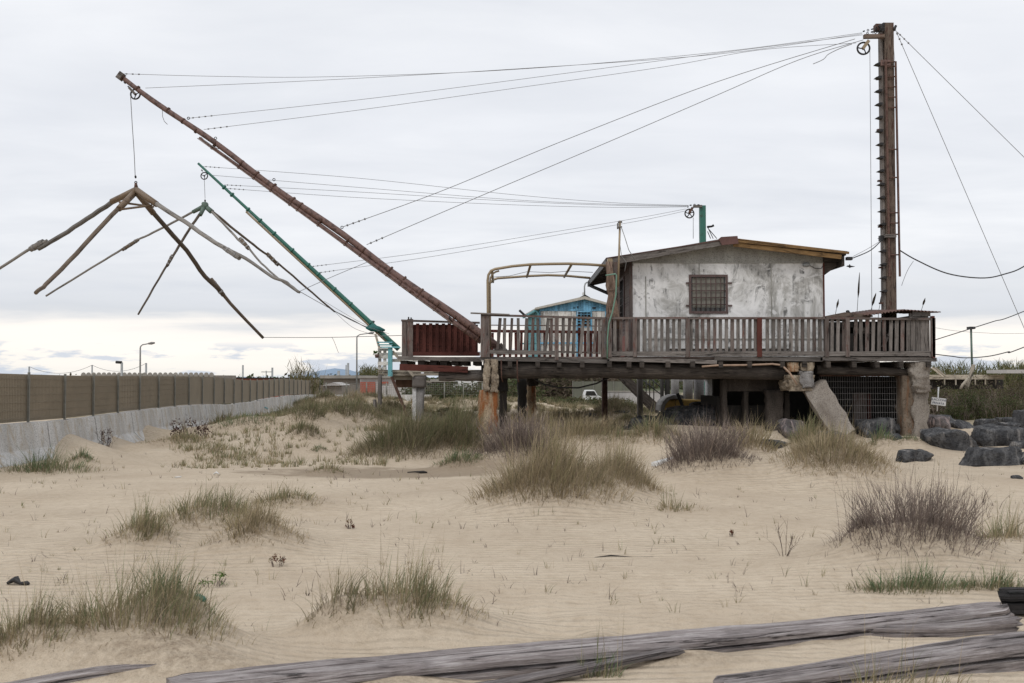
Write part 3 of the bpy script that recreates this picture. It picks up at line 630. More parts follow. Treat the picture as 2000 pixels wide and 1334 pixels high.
M['farwhite'] = plain('dirty white render', (.46, .44, .43), .9, 0, .2, 1)
M['fargrey'] = plain('concrete slab', (.31, .29, .26), .9, 0, .2, 1)
M['fardoor'] = plain('faded red doors', (.36, .10, .065), .7, 0, .2, 1)
M['fargreen'] = plain('grey green hoarding', (.13, .135, .105), .8, 0, .2, 1)
M['brickfar'] = plain('brown brick', (.16, .09, .06), .9, 0, .4, 5)
M['greysteel'] = plain('galvanised pole', (.30, .31, .31), .5, .3)
M['letter'] = plain('dark blue letters', (.03, .04, .09), .8)
M['hill'] = plain('far hills tinted for haze', (.22, .30, .40), 1, 0, .1, .01)  # distance haze put into the base colour, no air is modelled
# wall of the hut: whitewash over grey panels with mould
def wallmat():
    m, nt, b, _ = newmat('mouldy whitewashed panels'); o = objco(nt)
    n1 = noise(nt, mapped(nt, o, (1, 1, .8)), 1.15, 7, .68, .8); n2 = noise(nt, mapped(nt, o, (4, 4, .55)), 1.6, 6, .7, .3)
    n3 = noise(nt, mapped(nt, o, (1, 1, 1), (9, 4, 2)), 2.3, 7, .72, 1.4); n4 = noise(nt, mapped(nt, o, (22, 22, 1.5)), 1, 4, .6)
    c = ramp(nt, n1, [(.35, (.27, .265, .25)), (.43, (.42, .415, .40)), (.50, (.64, .64, .635)), (.60, (.80, .80, .80))])
    f = mth(nt, 'MULTIPLY', ramp(nt, n2, [(.47, 0), (.6, 1)]), ramp(nt, n3, [(.49, 0), (.58, 1)]))
    c = mix(nt, mth(nt, 'MULTIPLY', f, .9), c, (.07, .072, .07))
    f2 = mth(nt, 'MULTIPLY', ramp(nt, n4, [(.5, 0), (.62, 1)]), ramp(nt, n3, [(.42, 0), (.6, 1)]))
    c = mix(nt, mth(nt, 'MULTIPLY', f2, .45), c, (.75, .75, .75))
    f3 = mth(nt, 'MULTIPLY', ramp(nt, noise(nt, mapped(nt, o, (1.2, 1, 3.2), (2, 2, 8)), 1.3, 5, .6, .6), [(.57, 0), (.62, 1)]), .7)
    c = mix(nt, f3, c, (.74, .74, .74))
    nt.links.new(c, b.inputs['Base Color']); b.inputs['Roughness'].default_value = .85
    bump(nt, b, mth(nt, 'ADD', n3, mth(nt, 'MULTIPLY', n4, .3)), .3, .01); return m
M['wall'] = wallmat()
M['gable'] = concrete('grey gable panel', (.24, .235, .215), (.34, .335, .31), (.44, .435, .41), 1.6, .1)
# ---------------------------------------------------------------- world, sun, camera
w = bpy.data.worlds.new('World'); bpy.context.scene.world = w; w.use_nodes = True; nt = w.node_tree; nt.nodes.clear()
SUN_EL, SUN_AZ = R(48), R(205)     # azimuth measured clockwise from +Y (north)
out = nt.nodes.new('ShaderNodeOutputWorld'); sky = nt.nodes.new('ShaderNodeTexSky'); sky.sky_type = 'NISHITA'; sky.sun_disc = False
sky.sun_elevation = SUN_EL; sky.sun_rotation = SUN_AZ
bg = nt.nodes.new('ShaderNodeBackground'); bg.inputs[1].default_value = .05; nt.links.new(sky.outputs[0], bg.inputs[0])
tc = nt.nodes.new('ShaderNodeTexCoord'); d = tc.outputs['Generated']; sp = nt.nodes.new('ShaderNodeSeparateXYZ'); nt.links.new(d, sp.inputs[0])
el = mth(nt, 'MAXIMUM', sp.outputs[2], 0.0); under = ramp(nt, mth(nt, 'ADD', sp.outputs[2], .5), [(.485, 1), (.497, 0)])
inv = mth(nt, 'DIVIDE', 1.0, mth(nt, 'ADD', el, .12)); cmb = nt.nodes.new('ShaderNodeCombineXYZ')
nt.links.new(mth(nt, 'MULTIPLY', sp.outputs[0], inv), cmb.inputs[0]); nt.links.new(mth(nt, 'MULTIPLY', sp.outputs[1], inv), cmb.inputs[1]); P = cmb.outputs[0]
cl1 = noise(nt, mapped(nt, P, (.55, 1.0, 1)), .85, 5, .5, .3); cl2 = noise(nt, mapped(nt, P, (.8, 1.5, 1), (3, 7, 0)), 1.9, 6, .55, .3)
wob = mth(nt, 'ADD', mth(nt, 'MULTIPLY', mth(nt, 'SUBTRACT', cl1, .5), .075), mth(nt, 'MULTIPLY', mth(nt, 'SUBTRACT', noise(nt, mapped(nt, d, (5, 5, 26)), 1.5, 5, .55), .5), .030))
e2 = mth(nt, 'ADD', el, wob)
base = ramp(nt, e2, [(.0, (.92, .89, .84)), (.034, (1.06, 1.0, .93)), (.046, (.97, .93, .89)), (.060, (.68, .705, .75)), (.085, (.80, .815, .85)), (.135, (.95, .96, .985)), (.24, (.87, .888, .93)), (.42, (.97, .98, 1.0)), (1.0, (.97, .98, 1.0))])
cld = ramp(nt, mth(nt, 'ADD', mth(nt, 'MULTIPLY', cl1, .6), mth(nt, 'MULTIPLY', cl2, .4)), [(.36, .0), (.62, 1.)])
base = mix(nt, mth(nt, 'MULTIPLY', cld, ramp(nt, e2, [(.05, 0), (.09, .75), (.6, .6)])), base, (.67, .70, .76))
# small cumulus bank low over the horizon
lowm = mapped(nt, d, (7, 7, 34), (2.3, 0, 0)); ln = noise(nt, lowm, 1.3, 6, .55)
lowf = mth(nt, 'MULTIPLY', ramp(nt, mth(nt, 'ADD', ln, mth(nt, 'MULTIPLY', el, -6.0)), [(.405, 0), (.445, 1)]), ramp(nt, el, [(.0, .9), (.028, .8), (.036, 0)]))
base = mix(nt, lowf, base, (.60, .66, .76))
base = mix(nt, under, base, (.30, .26, .21)); bg2 = nt.nodes.new('ShaderNodeBackground'); nt.links.new(base, bg2.inputs[0]); bg2.inputs[1].default_value = 1.0
ms = nt.nodes.new('ShaderNodeMixShader'); ms.inputs[0].default_value = .93; nt.links.new(bg.outputs[0], ms.inputs[1]); nt.links.new(bg2.outputs[0], ms.inputs[2])
nt.links.new(ms.outputs[0], out.inputs[0])
sl = bpy.data.lights.new('sun', 'SUN'); sl.energy = .9; sl.angle = R(14); sl.color = (1, .96, .9); so = bpy.data.objects.new('sun', sl); C.objects.link(so)
so.rotation_euler = (R(90)-SUN_EL, 0, -SUN_AZ+math.pi); so.location = (0, 0, 40)
cam = bpy.data.cameras.new('camera'); co = bpy.data.objects.new('camera', cam); C.objects.link(co); bpy.context.scene.camera = co
co.location = (0, 0, CAMZ); co.rotation_euler = (R(90)+TH, 0, 0); cam.sensor_width = 36; cam.lens = F/2000*36; cam.clip_end = 9000; cam.clip_start = .05
cam.dof.use_dof = True; cam.dof.focus_distance = 25; cam.dof.aperture_fstop = 8
sc = bpy.context.scene; sc.view_settings.view_transform = 'Standard'; sc.view_settings.look = 'None'; sc.view_settings.exposure = 0.12; sc.view_settings.gamma = 1
sc.render.engine = 'CYCLES'; sc.cycles.max_bounces = 6; sc.cycles.use_denoising = True; sc.cycles.transparent_max_bounces = 8
# ---------------------------------------------------------------- hills
V = []; 
hillp = [(-4000, 0)]
for i in range(60):
    x = -2600+i*90; px = x/6000*F+1000
    hgt = 4+62*max(0, 1-abs(px-660)/75)**.8+3*math.sin(i*1.3)+2*math.sin(i*2.9)
    hillp.append((x, hgt))
hillp.append((3500, 0)); 
mb = MB(); k = 0
for i in range(len(hillp)-1):
    (xa, ha), (xb, hb) = hillp[i], hillp[i+1]; k = len(mb.v)
    mb.v += [(xa, 5700, -5), (xb, 5700, -5), (xb, 6000, hb), (xa, 6000, ha), (xb, 6600, -5), (xa, 6600, -5)]
    mb.f += [(k, k+1, k+2, k+3), (k+3, k+2, k+4, k+5)]; mb.uv += [[(0, 0)]*4]*2; mb.sm += [True]*2
tag(mb.build('hills', M['hill']), 'hills on the far horizon, tinted blue grey for haze', 'hills', kind='structure')
# ================================================================ TIMBER DECK ON PILES
YF, YB = 25.0, 33.0
deck = thing('stilt_deck', 'long weathered timber deck on piles that carries the whitewashed hut', 'deck', (4.9, 29, 0))
zT = Z(697, YF)
mb = MB()
y = YF+.02
while y < YB: mb.box(X(938, YF), X(1826, YF), y, y+.15, zT-.045, zT+random.uniform(-.004, .004)); y += .157
mb.build('deck_boards', M['greyred'], deck)
mb = MB()
for a, b, dz in ((938, 1190, -.0), (1186, 1400, .02), (1395, 1606, 0), (1602, 1829, .01)):
    mb.beam(at(a, 700+dz*50, YF-.02), at(b, 702+dz*50+(4 if a < 1300 else 0), YF-.02), .05, .10)
mb.build('edge_board', M['grey'], deck)
for px in (948, 996, 1050, 1092, 1137, 1190, 1228, 1253, 1304, 1352, 1407, 1463, 1527, 1570, 1616, 1667, 1712, 1758, 1812):
    mb = MB(); x = X(px, YF); zz = Z(706, YF)-.13; mb.box(x-.055, x+.055, YF-.10+random.uniform(-.03, .03), YB, zz-.02, zz+.13, 'y'); mb.build('joist', M['darkbeam'], deck)
def log(a, b, ra, rb, mat, name, parent, y0=YF, seg=14, flat=1.0):
    pa, pb = Vector(a), Vector(b); pts = []; rad = []
    for i in range(seg+1):
        t = i/seg; p = pa.lerp(pb, t)+Vector((0, random.uniform(-.012, .012), random.uniform(-.014, .014))); pts.append(p); rad.append((ra+(rb-ra)*t)*random.uniform(.95, 1.05))
    return MB().tube(pts, rad, 14, jit=.03, flat=flat).build(name, mat, parent)
log(at(962, 721, 25.25), at(1536, 728, 25.35), .225, .18, M['darkbeam'], 'main_beam', deck)
log(at(1594, 722, 25.3), at(1772, 726, 25.3), .12, .10, M['darkbeam'], 'main_beam', deck)
for yy, z0 in ((28.6, 724), (32.2, 728)): log(at(940, z0, yy), (X(1826, 25), yy, at(940, z0, yy).z), .17, .16, M['darkbeam'], 'main_beam', deck)
mb = MB()
for i in range(5): mb.beam(at(1652+i*26, 723.5+i*1.2, 25.75), at(1676+i*26, 724.5+i*1.2, 25.75), .03, .06)
mb.build('orange_plank', M['orange'], deck)
# bracket hangers on the front beam
for px in (979, 1010):
    MB().tube([at(px, 703, 24.93), at(px+.5, 738, 24.93), at(px+3, 746, 25.0)], .018, 6).build('hanger', M['rust'], deck)
# hose along the beam
mb = MB(); mb.tube([at(1371, 716, 24.95), at(1400, 713.5, 24.95), at(1460, 713, 24.97), at(1508, 711, 24.97), at(1527, 713, 24.95), at(1542, 728, 24.85), at(1557, 751, 24.8)], .025, 8)
tag(mb.build('hose', M['rope']), 'pale tan hose hanging from the deck edge over the broken concrete pillar', 'hose')
mb = MB(); mb.tube([at(1040, 737, 26), at(1060, 750, 26), at(1090, 757, 26.2), at(1130, 757.5, 26.5), at(1165, 749, 26.5), at(1192, 736, 26.5)], .022, 8)
tag(mb.build('hanging_cable', M['cable']), 'thick black cable sagging under the deck beam', 'cable')
# ---- piles under the deck
def pile(parent, px0t, px1t, pyt, px0b, px1b, pyb, Y, depth, mat, name='pile', seg=10, jit=.02, leanback=0):
    """squarish irregular column between two picture heights"""
    mb = MB(); k = 0; xa0, xa1 = X(px0t, Y), X(px1t, Y); xb0, xb1 = X(px0b, Y), X(px1b, Y); za, zb = Z(pyt, Y), (Z(pyb, Y) if pyb and pyb < 800 else -.8)
    base = len(mb.v); ns = 16 if jit < .015 else 30; seg = seg if jit < .015 else seg*2
    for i in range(seg+1):
        t = i/seg; cx = ((xa0+xa1)*(1-t)+(xb0+xb1)*t)/2; hw = ((xa1-xa0)*(1-t)+(xb1-xb0)*t)/2; z = za+(zb-za)*t
        for j in range(ns):
            an = 2*math.pi*(j+.5)/ns; c, s_ = math.cos(an), math.sin(an); e = .35
            dx = math.copysign(abs(c)**e, c)*hw; dy = math.copysign(abs(s_)**e, s_)*depth/2
            nn = mnoise.noise(Vector((dx*5+Y, dy*5+px0t, z*4)))*jit*3+mnoise.noise(Vector((dx*14+Y, dy*14+px0t, z*13)))*jit*2.5+random.uniform(-jit, jit)*.4
            mb.v.append((cx+dx*(1+nn/max(hw, .05)*.5), Y+depth/2+dy*(1+nn)+leanback*t, z+random.uniform(-1, 1)*jit*.4))
    for i in range(seg):
        for j in range(ns):
            a, b = base+i*ns+j, base+i*ns+(j+1) % ns; mb.f.append((a, a+ns, b+ns, b)); mb.uv.append([(0, 0)]*4); mb.sm.append(True)
    mb.f.append(tuple(range(base, base+ns))); mb.uv.append([(0, 0)]*ns); mb.sm.append(False)
    mb.f.append(tuple(range(base+(seg+1)*ns-1, base+seg*ns-1, -1))); mb.uv.append([(0, 0)]*ns); mb.sm.append(False)
    return mb.build(name, mat, parent)
p = pile(deck, 936, 974, 762, 925, 969, 885, 24.95, .46, M['rustconc'], 'pile', 14, .02)
pile(p, 945.5, 958.5, 702, 943, 957, 764, 24.85, .5, M['agg'], 'pile_cap', 10, .035)
pile(p, 960, 973, 702, 958.5, 972, 766, 24.87, .5, M['agg'], 'pile_cap', 10, .035)
pile(deck, 976, 990, 738, 974, 987, 870, 25.9, .4, M['darkbeam'], 'pile', 8, .02)
pile(deck, 966, 991, 738, 966, 990, 764, 25.7, .5, M['dark'], 'pile_cap', 6, .02)
# broken block pillar
pl = pile(deck, 1536, 1592, 733, 1534, 1592, 763, 25.0, .6, M['agg'], 'block_pillar', 8, .05)
pile(pl, 1539, 1563.5, 708, 1539, 1563.5, 726, 25.0, .5, M['rustconc'], 'block', 5, .02)
pile(pl, 1565.5, 1592, 707.5, 1565.5, 1591, 724.5, 24.97, .5, M['agg'], 'block', 5, .03)
pile(pl, 1567, 1591.5, 725.5, 1568, 1591.5, 757, 24.93, .35, M['greyconc'], 'block', 6, .05)
# foundation room below the house
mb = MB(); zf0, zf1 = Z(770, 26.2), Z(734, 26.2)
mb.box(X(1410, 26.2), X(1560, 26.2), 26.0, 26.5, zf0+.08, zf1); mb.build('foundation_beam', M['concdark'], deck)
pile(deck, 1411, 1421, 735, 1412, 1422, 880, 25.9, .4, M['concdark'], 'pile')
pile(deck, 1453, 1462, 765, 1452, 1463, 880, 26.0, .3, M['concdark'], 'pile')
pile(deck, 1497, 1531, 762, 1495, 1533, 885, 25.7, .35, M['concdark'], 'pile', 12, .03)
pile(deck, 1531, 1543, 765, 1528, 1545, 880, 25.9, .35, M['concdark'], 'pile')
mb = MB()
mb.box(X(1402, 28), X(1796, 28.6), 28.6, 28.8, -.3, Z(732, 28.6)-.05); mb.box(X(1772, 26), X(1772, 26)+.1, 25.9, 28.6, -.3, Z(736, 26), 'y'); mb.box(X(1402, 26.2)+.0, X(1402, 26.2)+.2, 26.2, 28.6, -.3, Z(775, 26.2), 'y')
mb.box(X(1402, 26.2), X(1402, 26.2)+1.4, 26.35, 26.5, -.3, Z(792, 26.3)); mb.build('shade_wall', M['dark'], deck)  # near-black walls added to block light and keep this space dark
# right end pillar
M['brownconc'] = concrete('brown stained concrete', (.10, .075, .055), (.19, .15, .115), (.28, .235, .19), 2.5, .6, stain=(.20, .09, .04), stz=1.2, sfac=(.52, .64), coarse=22)
pr = pile(deck, 1762, 1786, 727, 1763, 1790, 860, 25.25, .5, M['brownconc'], 'pile', 12, .02)
pile(pr, 1780, 1820, 707, 1786, 1817, 766, 25.0, .55, M['conc'], 'pile_cap', 10, .06)
pile(pr, 1785, 1815, 762, 1782, 1812, 830, 25.15, .45, M['conc'], 'plinth', 8, .05)
# piles at the rear of the deck
pile(deck, 1010, 1030, 738, 1013, 1028, 828, 33.6, .4, M['dark'], 'pile')
pile(deck, 1030, 1047, 752, 1031, 1045, 828, 32.8, .4, M['rustconc'], 'pile', 10, .05)
pile(deck, 1028, 1051, 738, 1030, 1049, 753, 32.7, .5, M['concdark'], 'pile_cap', 5, .05)
pile(deck, 1176, 1187, 738, 1176, 1187, 828, 33.0, .25, M['rust'], 'pile', 4, .0)
pile(deck, 1245.5, 1256, 738, 1246, 1256, 828, 33.4, .3, M['grey'], 'pile', 4, .005)
# wire mesh screen
scr = thing('wire_mesh_screen', 'rusty wire mesh screen closing the dark space under the right end of the deck', 'mesh screen', at(1682, 840, 25.6))
mb = MB(); x0, x1 = X(1600, 25.6), X(1764, 25.6); z0, z1 = Z(842, 25.6), Z(735, 25.6)
i = 0
while x0+i*.06 < x1:
    xx = x0+i*.06; b_ = .03*math.sin(i*.5); mb.tube([(xx, 25.6, z1), (xx+b_*.4, 25.6+b_, (z0+z1)/2), (xx, 25.6, z0)], .0035, 4, False); i += 1
i = 0
while z0+i*.16 < z1: mb.tube([(x0, 25.6, z0+i*.16), ((x0+x1)/2, 25.6, z0+i*.16-.02*math.sin(i)), (x1, 25.6, z0+i*.16)], .0035, 4, False); i += 1
mb.build('mesh', M['greyconc'], scr)
mb = MB(); mb.box(x0, x1, 25.57, 25.61, z1, z1+.04); mb.build('frame', M['rust'], scr)
mb = MB(); mb.box(X(1667, 26.4), X(1691, 26.4), 26.4, 26.5, Z(860, 26.4), Z(767, 26.4), 'z'); tag(mb.build('timber_post', M['greyred']), 'short timber post standing behind the wire mesh screen', 'post')
mb = MB(); mb.box(X(1694, 26.5), X(1701, 26.5), 26.5, 26.58, Z(860, 26.4), Z(768, 26.4), 'z'); tag(mb.build('timber_post', M['redwood']), 'thin reddish stick right beside the short post behind the wire mesh', 'post')
# fallen slab
mb = MB(); pa = at(1588, 752, 25.2); pb = at(1648, 850, 24.6)
k = len(mb.v); seg = 12; nb = 6
for i in range(seg+1):
    t = i/seg; c = pa.lerp(pb, t)
    for j, (u, v_) in enumerate(((-.5, -.5), (.0, -.55), (.5, -.5), (.5, .5), (0, .5), (-.5, .5))):
        nrm = Vector((.85, 0, .52)); W_ = .60-.05*t; q = c+nrm*u*W_+Vector((0, 1, 0))*v_*.28
        q += Vector((mnoise.noise(q*3)*.06, mnoise.noise(q*3+Vector((5, 5, 5)))*.05, mnoise.noise(q*4)*.05)); mb.v.append(tuple(q))
for i in range(seg):
    for j in range(nb):
        a, b = k+i*nb+j, k+i*nb+(j+1) % nb; mb.f.append((a, a+nb, b+nb, b)); mb.uv.append([(0, 0)]*4); mb.sm.append(False)
mb.f.append(tuple(range(k, k+nb))); mb.uv.append([(0, 0)]*nb); mb.sm.append(False)
mb.f.append(tuple(range(k+(seg+1)*nb-1, k+seg*nb-1, -1))); mb.uv.append([(0, 0)]*nb); mb.sm.append(False)
tag(mb.build('concrete_slab', M['conc']), 'cracked concrete slab leaning diagonally from the broken block pillar into the grass', 'slab')
# ---- left extension of the deck with the dark red parapet
ext = thing('side_platform', 'narrow side platform with joists left of the main deck, under the dark red parapet', 'platform', (-1.9, 27.5, 2.1))
YE = 26.6; zE = Z(697, YE)
mb = MB(); y = YE
while y < 29.0: mb.box(X(779, YE), X(938, YE), y, y+.15, zE-.04, zE+random.uniform(-.003, .003)); y += .157
mb.build('deck_boards', M['grey'], ext)
MB().beam(at(777, 699, YE-.03), at(940, 703, YE-.03), .05, .10).build('edge_board', M['grey'], ext)
for px in (788, 822, 846, 866, 888, 906, 930):
    MB().box(X(px, YE)-.09, X(px, YE)+.09, YE+.05, 29, Z(713, YE), Z(704, YE), 'y').build('joist', M['darkbeam'], ext)
MB().beam(at(781, 717, YE), at(914, 722, YE), .18, .17).build('front_beam', M['redwood'], ext)
log(at(858, 735, YE+.3), at(948, 734, YE+.2), .14, .15, M['grey'], 'log_beam', ext, seg=5)
par = thing('red_parapet', 'dark red boarded parapet on the side platform at the left end of the deck', 'parapet', (-1.9, YE, zE))
def px2(a, b, pa, pb, Y, th, mat, name, parent, along='x'):
    return MB().box(X(a, Y), X(b, Y), Y, Y+th, Z(pb, Y), Z(pa, Y), along).build(name, mat, parent)
for a, b in ((784.5, 794), (795, 806)): px2(a, b, 623 if a > 790 else 625, 698, YE, .12, M['greyred'], 'post', par, 'z')
MB().beam(at(784, 626, YE+.05), at(937, 630.5, YE+.05), .13, .05).build('top_rail', M['greyred'], par)
mb = MB()
for i in range(9): mb.box(X(792, YE), X(933, YE), YE+.10+.004*(i % 2), YE+.125, Z(695-i*6.8, YE), Z(688.3-i*6.8, YE)+.004)
mb.build('backing_boards', M['redwood'], par)
for i, px in enumerate((815, 828, 840.5, 853, 865.5, 877, 889, 901, 913, 925.5)):
    MB().box(X(px-3.3, YE), X(px+3.3, YE), YE+.05, YE+.075, Z(691, YE), Z(631+random.uniform(-.5, .8), YE), 'z').build('batten', M['redwood'], par)
MB().box(X(806, YE), X(937, YE), YE+.01, YE+.05, Z(695, YE), Z(687.5, YE)).build('bottom_rail', M['redwood'], par)
mb = MB(); mb.tube([at(798, 623, YE), at(798, 619, YE)], .02, 6).tube([at(803, 623, YE), at(803, 620, YE)], .02, 6); mb.build('hook', M['black'], par)
# ---- front railing
rl = thing('deck_railing', 'leaning grey and brown picket railing along the left half of the deck front', 'railing', at(1065, 700, 24.98))
def picket(parent, x0, ytop, x1, ybot, wpx, Y, mat, name='baluster', th=.03):
    return MB().beam(at(x0, ytop, Y), at(x1, ybot, Y), th, wpx/F*Y, (1, 0, 0)).build(name, mat, parent)
Yr = 24.97
for x, w_, n_ in ((943, 9, 'post'), (952, 9, 'post'), (1087, 7.5, 'post'), (1178, 7, 'post'), (1185.5, 6.5, 'post')):
    picket(rl, x+random.uniform(-.5, .5), 617 if x < 960 else 621, x, 698 if x < 1000 or x > 1150 else 703, w_, Yr-.02, M['greyred'], n_, .07)
for xt, xb, mt in ((977, 971.5, 'greyred'), (986, 985, 'grey'), (1000, 997, 'greyred'), (1012, 1013, 'grey'), (1029, 1025, 'grey'), (1041.5, 1038, 'greyred'), (1050.5, 1051.5, 'grey'), (1071, 1064, 'grey'), (1077, 1076.5, 'greyred'), (1100, 1100, 'grey'), (1113, 1108.5, 'greyred'), (1122, 1119.5, 'grey'), (1139.5, 1133.5, 'grey'), (1148.5, 1149, 'grey'), (1164.5, 1160, 'greyred'), (1170.5, 1171, 'grey')):
    picket(rl, xt, 621+(xt-950)*.005, xb, 691+random.uniform(-1, 1), 5.8+random.uniform(-.8, .8), Yr+.02, M[mt])
MB().beam(at(939, 615, Yr+.01), at(1191, 622, Yr+.01), .10, .05).build('top_rail', M['greyred'], rl)
MB().beam(at(947, 686.5, Yr-.03), at(1089, 689.5, Yr-.03), .035, .10).build('bottom_rail', M['grey'], rl)
MB().beam(at(1091, 687, Yr+.06), at(1180, 689.5, Yr+.06), .035, .04).build('bottom_rail', M['greyred'], rl)
mb = MB(); mb.beam(at(919, 611.5, Yr-.1), at(995, 614.5, Yr-.05), .09, .035); mb.build('loose_board', M['grey'], rl)
rr = thing('deck_railing', 'straight grey picket railing in front of the whitewashed hut wall, right half of the deck', 'railing', at(1510, 700, 24.98))
x = 1200.0; 
posts = (1190, 1240, 1343, 1483, 1614.5, 1655, 1822)
for px in posts: picket(rr, px, 621, px, 697, 8 if px != 1483 else 9.5, Yr-.02, M['redwood' if px == 1483 else 'greyred'], 'post', .08)
px = 1201.0
while px < 1776:
    if min(abs(px-q) for q in posts) > 6.5:
        dx = random.uniform(-.5, .5) if px < 1600 else random.uniform(-1.3, 1.3)
        picket(rr, px+dx, 622.5, px, 690, 6.6+random.uniform(-.8, .7), Yr+.02, M[random.choice(['grey', 'grey', 'greyred'])])
    px += 11.45
for px, w_ in ((1783, 9), (1792.5, 8), (1801.5, 8.5), (1810, 7)): picket(rr, px, 622, px, 691, w_, Yr+.02, M['grey'])
mb = MB()
for a, b in ((1186, 1345), (1343, 1612), (1610, 1822)): mb.beam(at(a, 621.5, Yr+.0), at(b, 621.5+(2 if a > 1600 else 0), Yr+.0), .11, .055)
mb.build('top_rail', M['greyred'], rr)
mb = MB()
for a, b in ((1190, 1236), (1238, 1341), (1345, 1610), (1617, 1817)): mb.beam(at(a, 691, Yr-.03), at(b, 690.5, Yr-.03), .035, .115)
mb.build('bottom_rail', M['grey'], rr)
px2(1822.5, 1827.5, 617, 699, Yr-.06, .12, M['redwood'], 'end_board', rr, 'z')
# rear railing seen through the front one
rb = thing('rear_railing', 'brown railing at the back edge of the deck seen through the leaning front pickets', 'railing', at(1070, 700, 32.9))
Yb = 32.9
MB().beam(at(955, 646.5, Yb), at(1183, 649, Yb), .12, .09).build('top_rail', M['redwood'], rb)
MB().beam(at(955, 635, Yb), at(1183, 637, Yb), .03, .03).build('top_rod', M['rust'], rb)
MB().beam(at(955, 700, Yb), at(1183, 700, Yb), .04, .08).build('bottom_rail', M['redwood'], rb)
px = 962
while px < 1182: picket(rb, px, 640 if int(px) % 3 == 0 else 650, px+random.uniform(-1, 1), 704, 5.2, Yb, M['redwood']); px += 11.3
# side railing on the right end
sr = thing('end_railing', 'boarded railing closing the right end of the deck, edge on', 'railing', (X(1826, 25), 28, zT))
xr = X(1826, 25)-.06
for i in range(26): MB().box(xr, xr+.03, 25.2+i*.28, 25.32+i*.28, zT, zT+.95, 'z').build('baluster', M['greyred'], sr)
MB().box(xr-.02, xr+.06, 25.05, 32.8, zT+.95, zT+1.0, 'y').build('top_rail', M['greyred'], sr)
# ================================================================ THE HUT
hut = thing('fishing_hut', 'whitewashed mouldy fishing hut with barred window and low gable roof on the deck', 'hut', (5.6, 29, zT))
YH = 26.0; YR = 31.4
x0, x1 = X(1232, YH), X(1610, YH); wx0, wx1 = X(1351, YH), X(1418, YH); wz0, wz1 = Z(608, YH), Z(541, YH)
zb = zT; zs = Z(513, YH); zl, zp, zr = Z(503, YH), Z(473, YH), Z(499, YH); xp = X(1437, YH)
mb = MB()
mb.box(x0, wx0, YH, YH+.10, zb, zs); mb.box(wx1, x1, YH, YH+.10, zb, zs); mb.box(wx0, wx1, YH, YH+.10, wz1, zs); mb.box(wx0, wx1, YH, YH+.10, zb, wz0)
mb.build('front_wall', M['wall'], hut)
MB().prism([(x0, zs), (x1, zs), (x1, zr), (xp, zp), (x0, zl)], 'y', YH-.012, YH+.10).build('gable', M['gable'], hut)
mb = MB()
for px, a, b in ((1367, 513, 541), (1262, 540, 690), (1508, 513, 697), (1416, 478, 513)): mb.box(X(px-.9, YH), X(px+.9, YH), YH-.016, YH, Z(b, YH), Z(a, YH), 'z')
mb.box(x0, x1, YH-.022, YH-.0125, zs-.02, zs+.03); mb.box(X(1262, YH), x1, YH-.018, YH, Z(663.5, YH), Z(661, YH))
mb.build('cover_strip', M['gable'], hut)
MB().box(X(1300, YH), X(1545, YH), YH-.12, YH-.04, Z(685, YH), Z(681, YH)).build('low_plank', M['darkbeam'], hut)
# side and rear walls
sw = MB(); ys0, ys1 = 27.35, 28.75; sz0, sz1 = Z(624, 28), Z(549, 28)
sw.box(x0-.0, x0+.1, YH+.101, ys0, zb, zl); sw.box(x0, x0+.1, ys1, YR, zb, zl); sw.box(x0, x0+.1, ys0, ys1, zb, sz0); sw.box(x0, x0+.1, ys0, ys1, sz1, zl)
sw.box(x1-.1, x1, YH+.101, YR, zb, zr); sw.box(x0+.1, x1-.1, YR-.1, YR, zb, zl); sw.build('side_wall', M['greyred'], hut)
MB().box(x1-.01, x1+.03, YH-.02, YH+.1, zb, zr-.15, 'z').build('corner_strip', M['redwood'], hut)
MB().box(x0-.03, x0+.055, YH-.03, YH+.14, zb, zl-.05, 'z').build('corner_post', M['greyred'], hut)
# side window and door panel
sd = MB().box(x0-.04, x0-.005, ys0-.06, ys1+.06, sz0-.06, sz0, 'y'); sd.box(x0-.04, x0-.005, ys0-.06, ys1+.06, sz1, sz1+.06, 'y'); sd.box(x0-.04, x0-.005, ys0-.06, ys0, sz0, sz1, 'z'); sd.box(x0-.04, x0-.005, ys1, ys1+.06, sz0, sz1, 'z')
sdo = sd.build('window', M['brownframe'], hut)
MB().box(x0+.04, x0+.06, ys0, ys1, sz0, sz1, 'y').build('pane', M['glass'], sdo)
mb = MB()
for i in range(4): mb.tube([(x0-.02, ys0+.28*(i+1), sz0), (x0-.02, ys0+.28*(i+1), sz1)], .01, 5)
for i in range(4): mb.tube([(x0-.02, ys0, sz0+.2*(i+1)), (x0-.02, ys1, sz0+.2*(i+1))], .01, 5)
mb.build('window_bars', M['black'], sdo)
MB().box(x0-.03, x0-.002, 26.9, 28.2, zb+.06, zb+.62, 'y').build('lower_panel', M['brick'], hut)
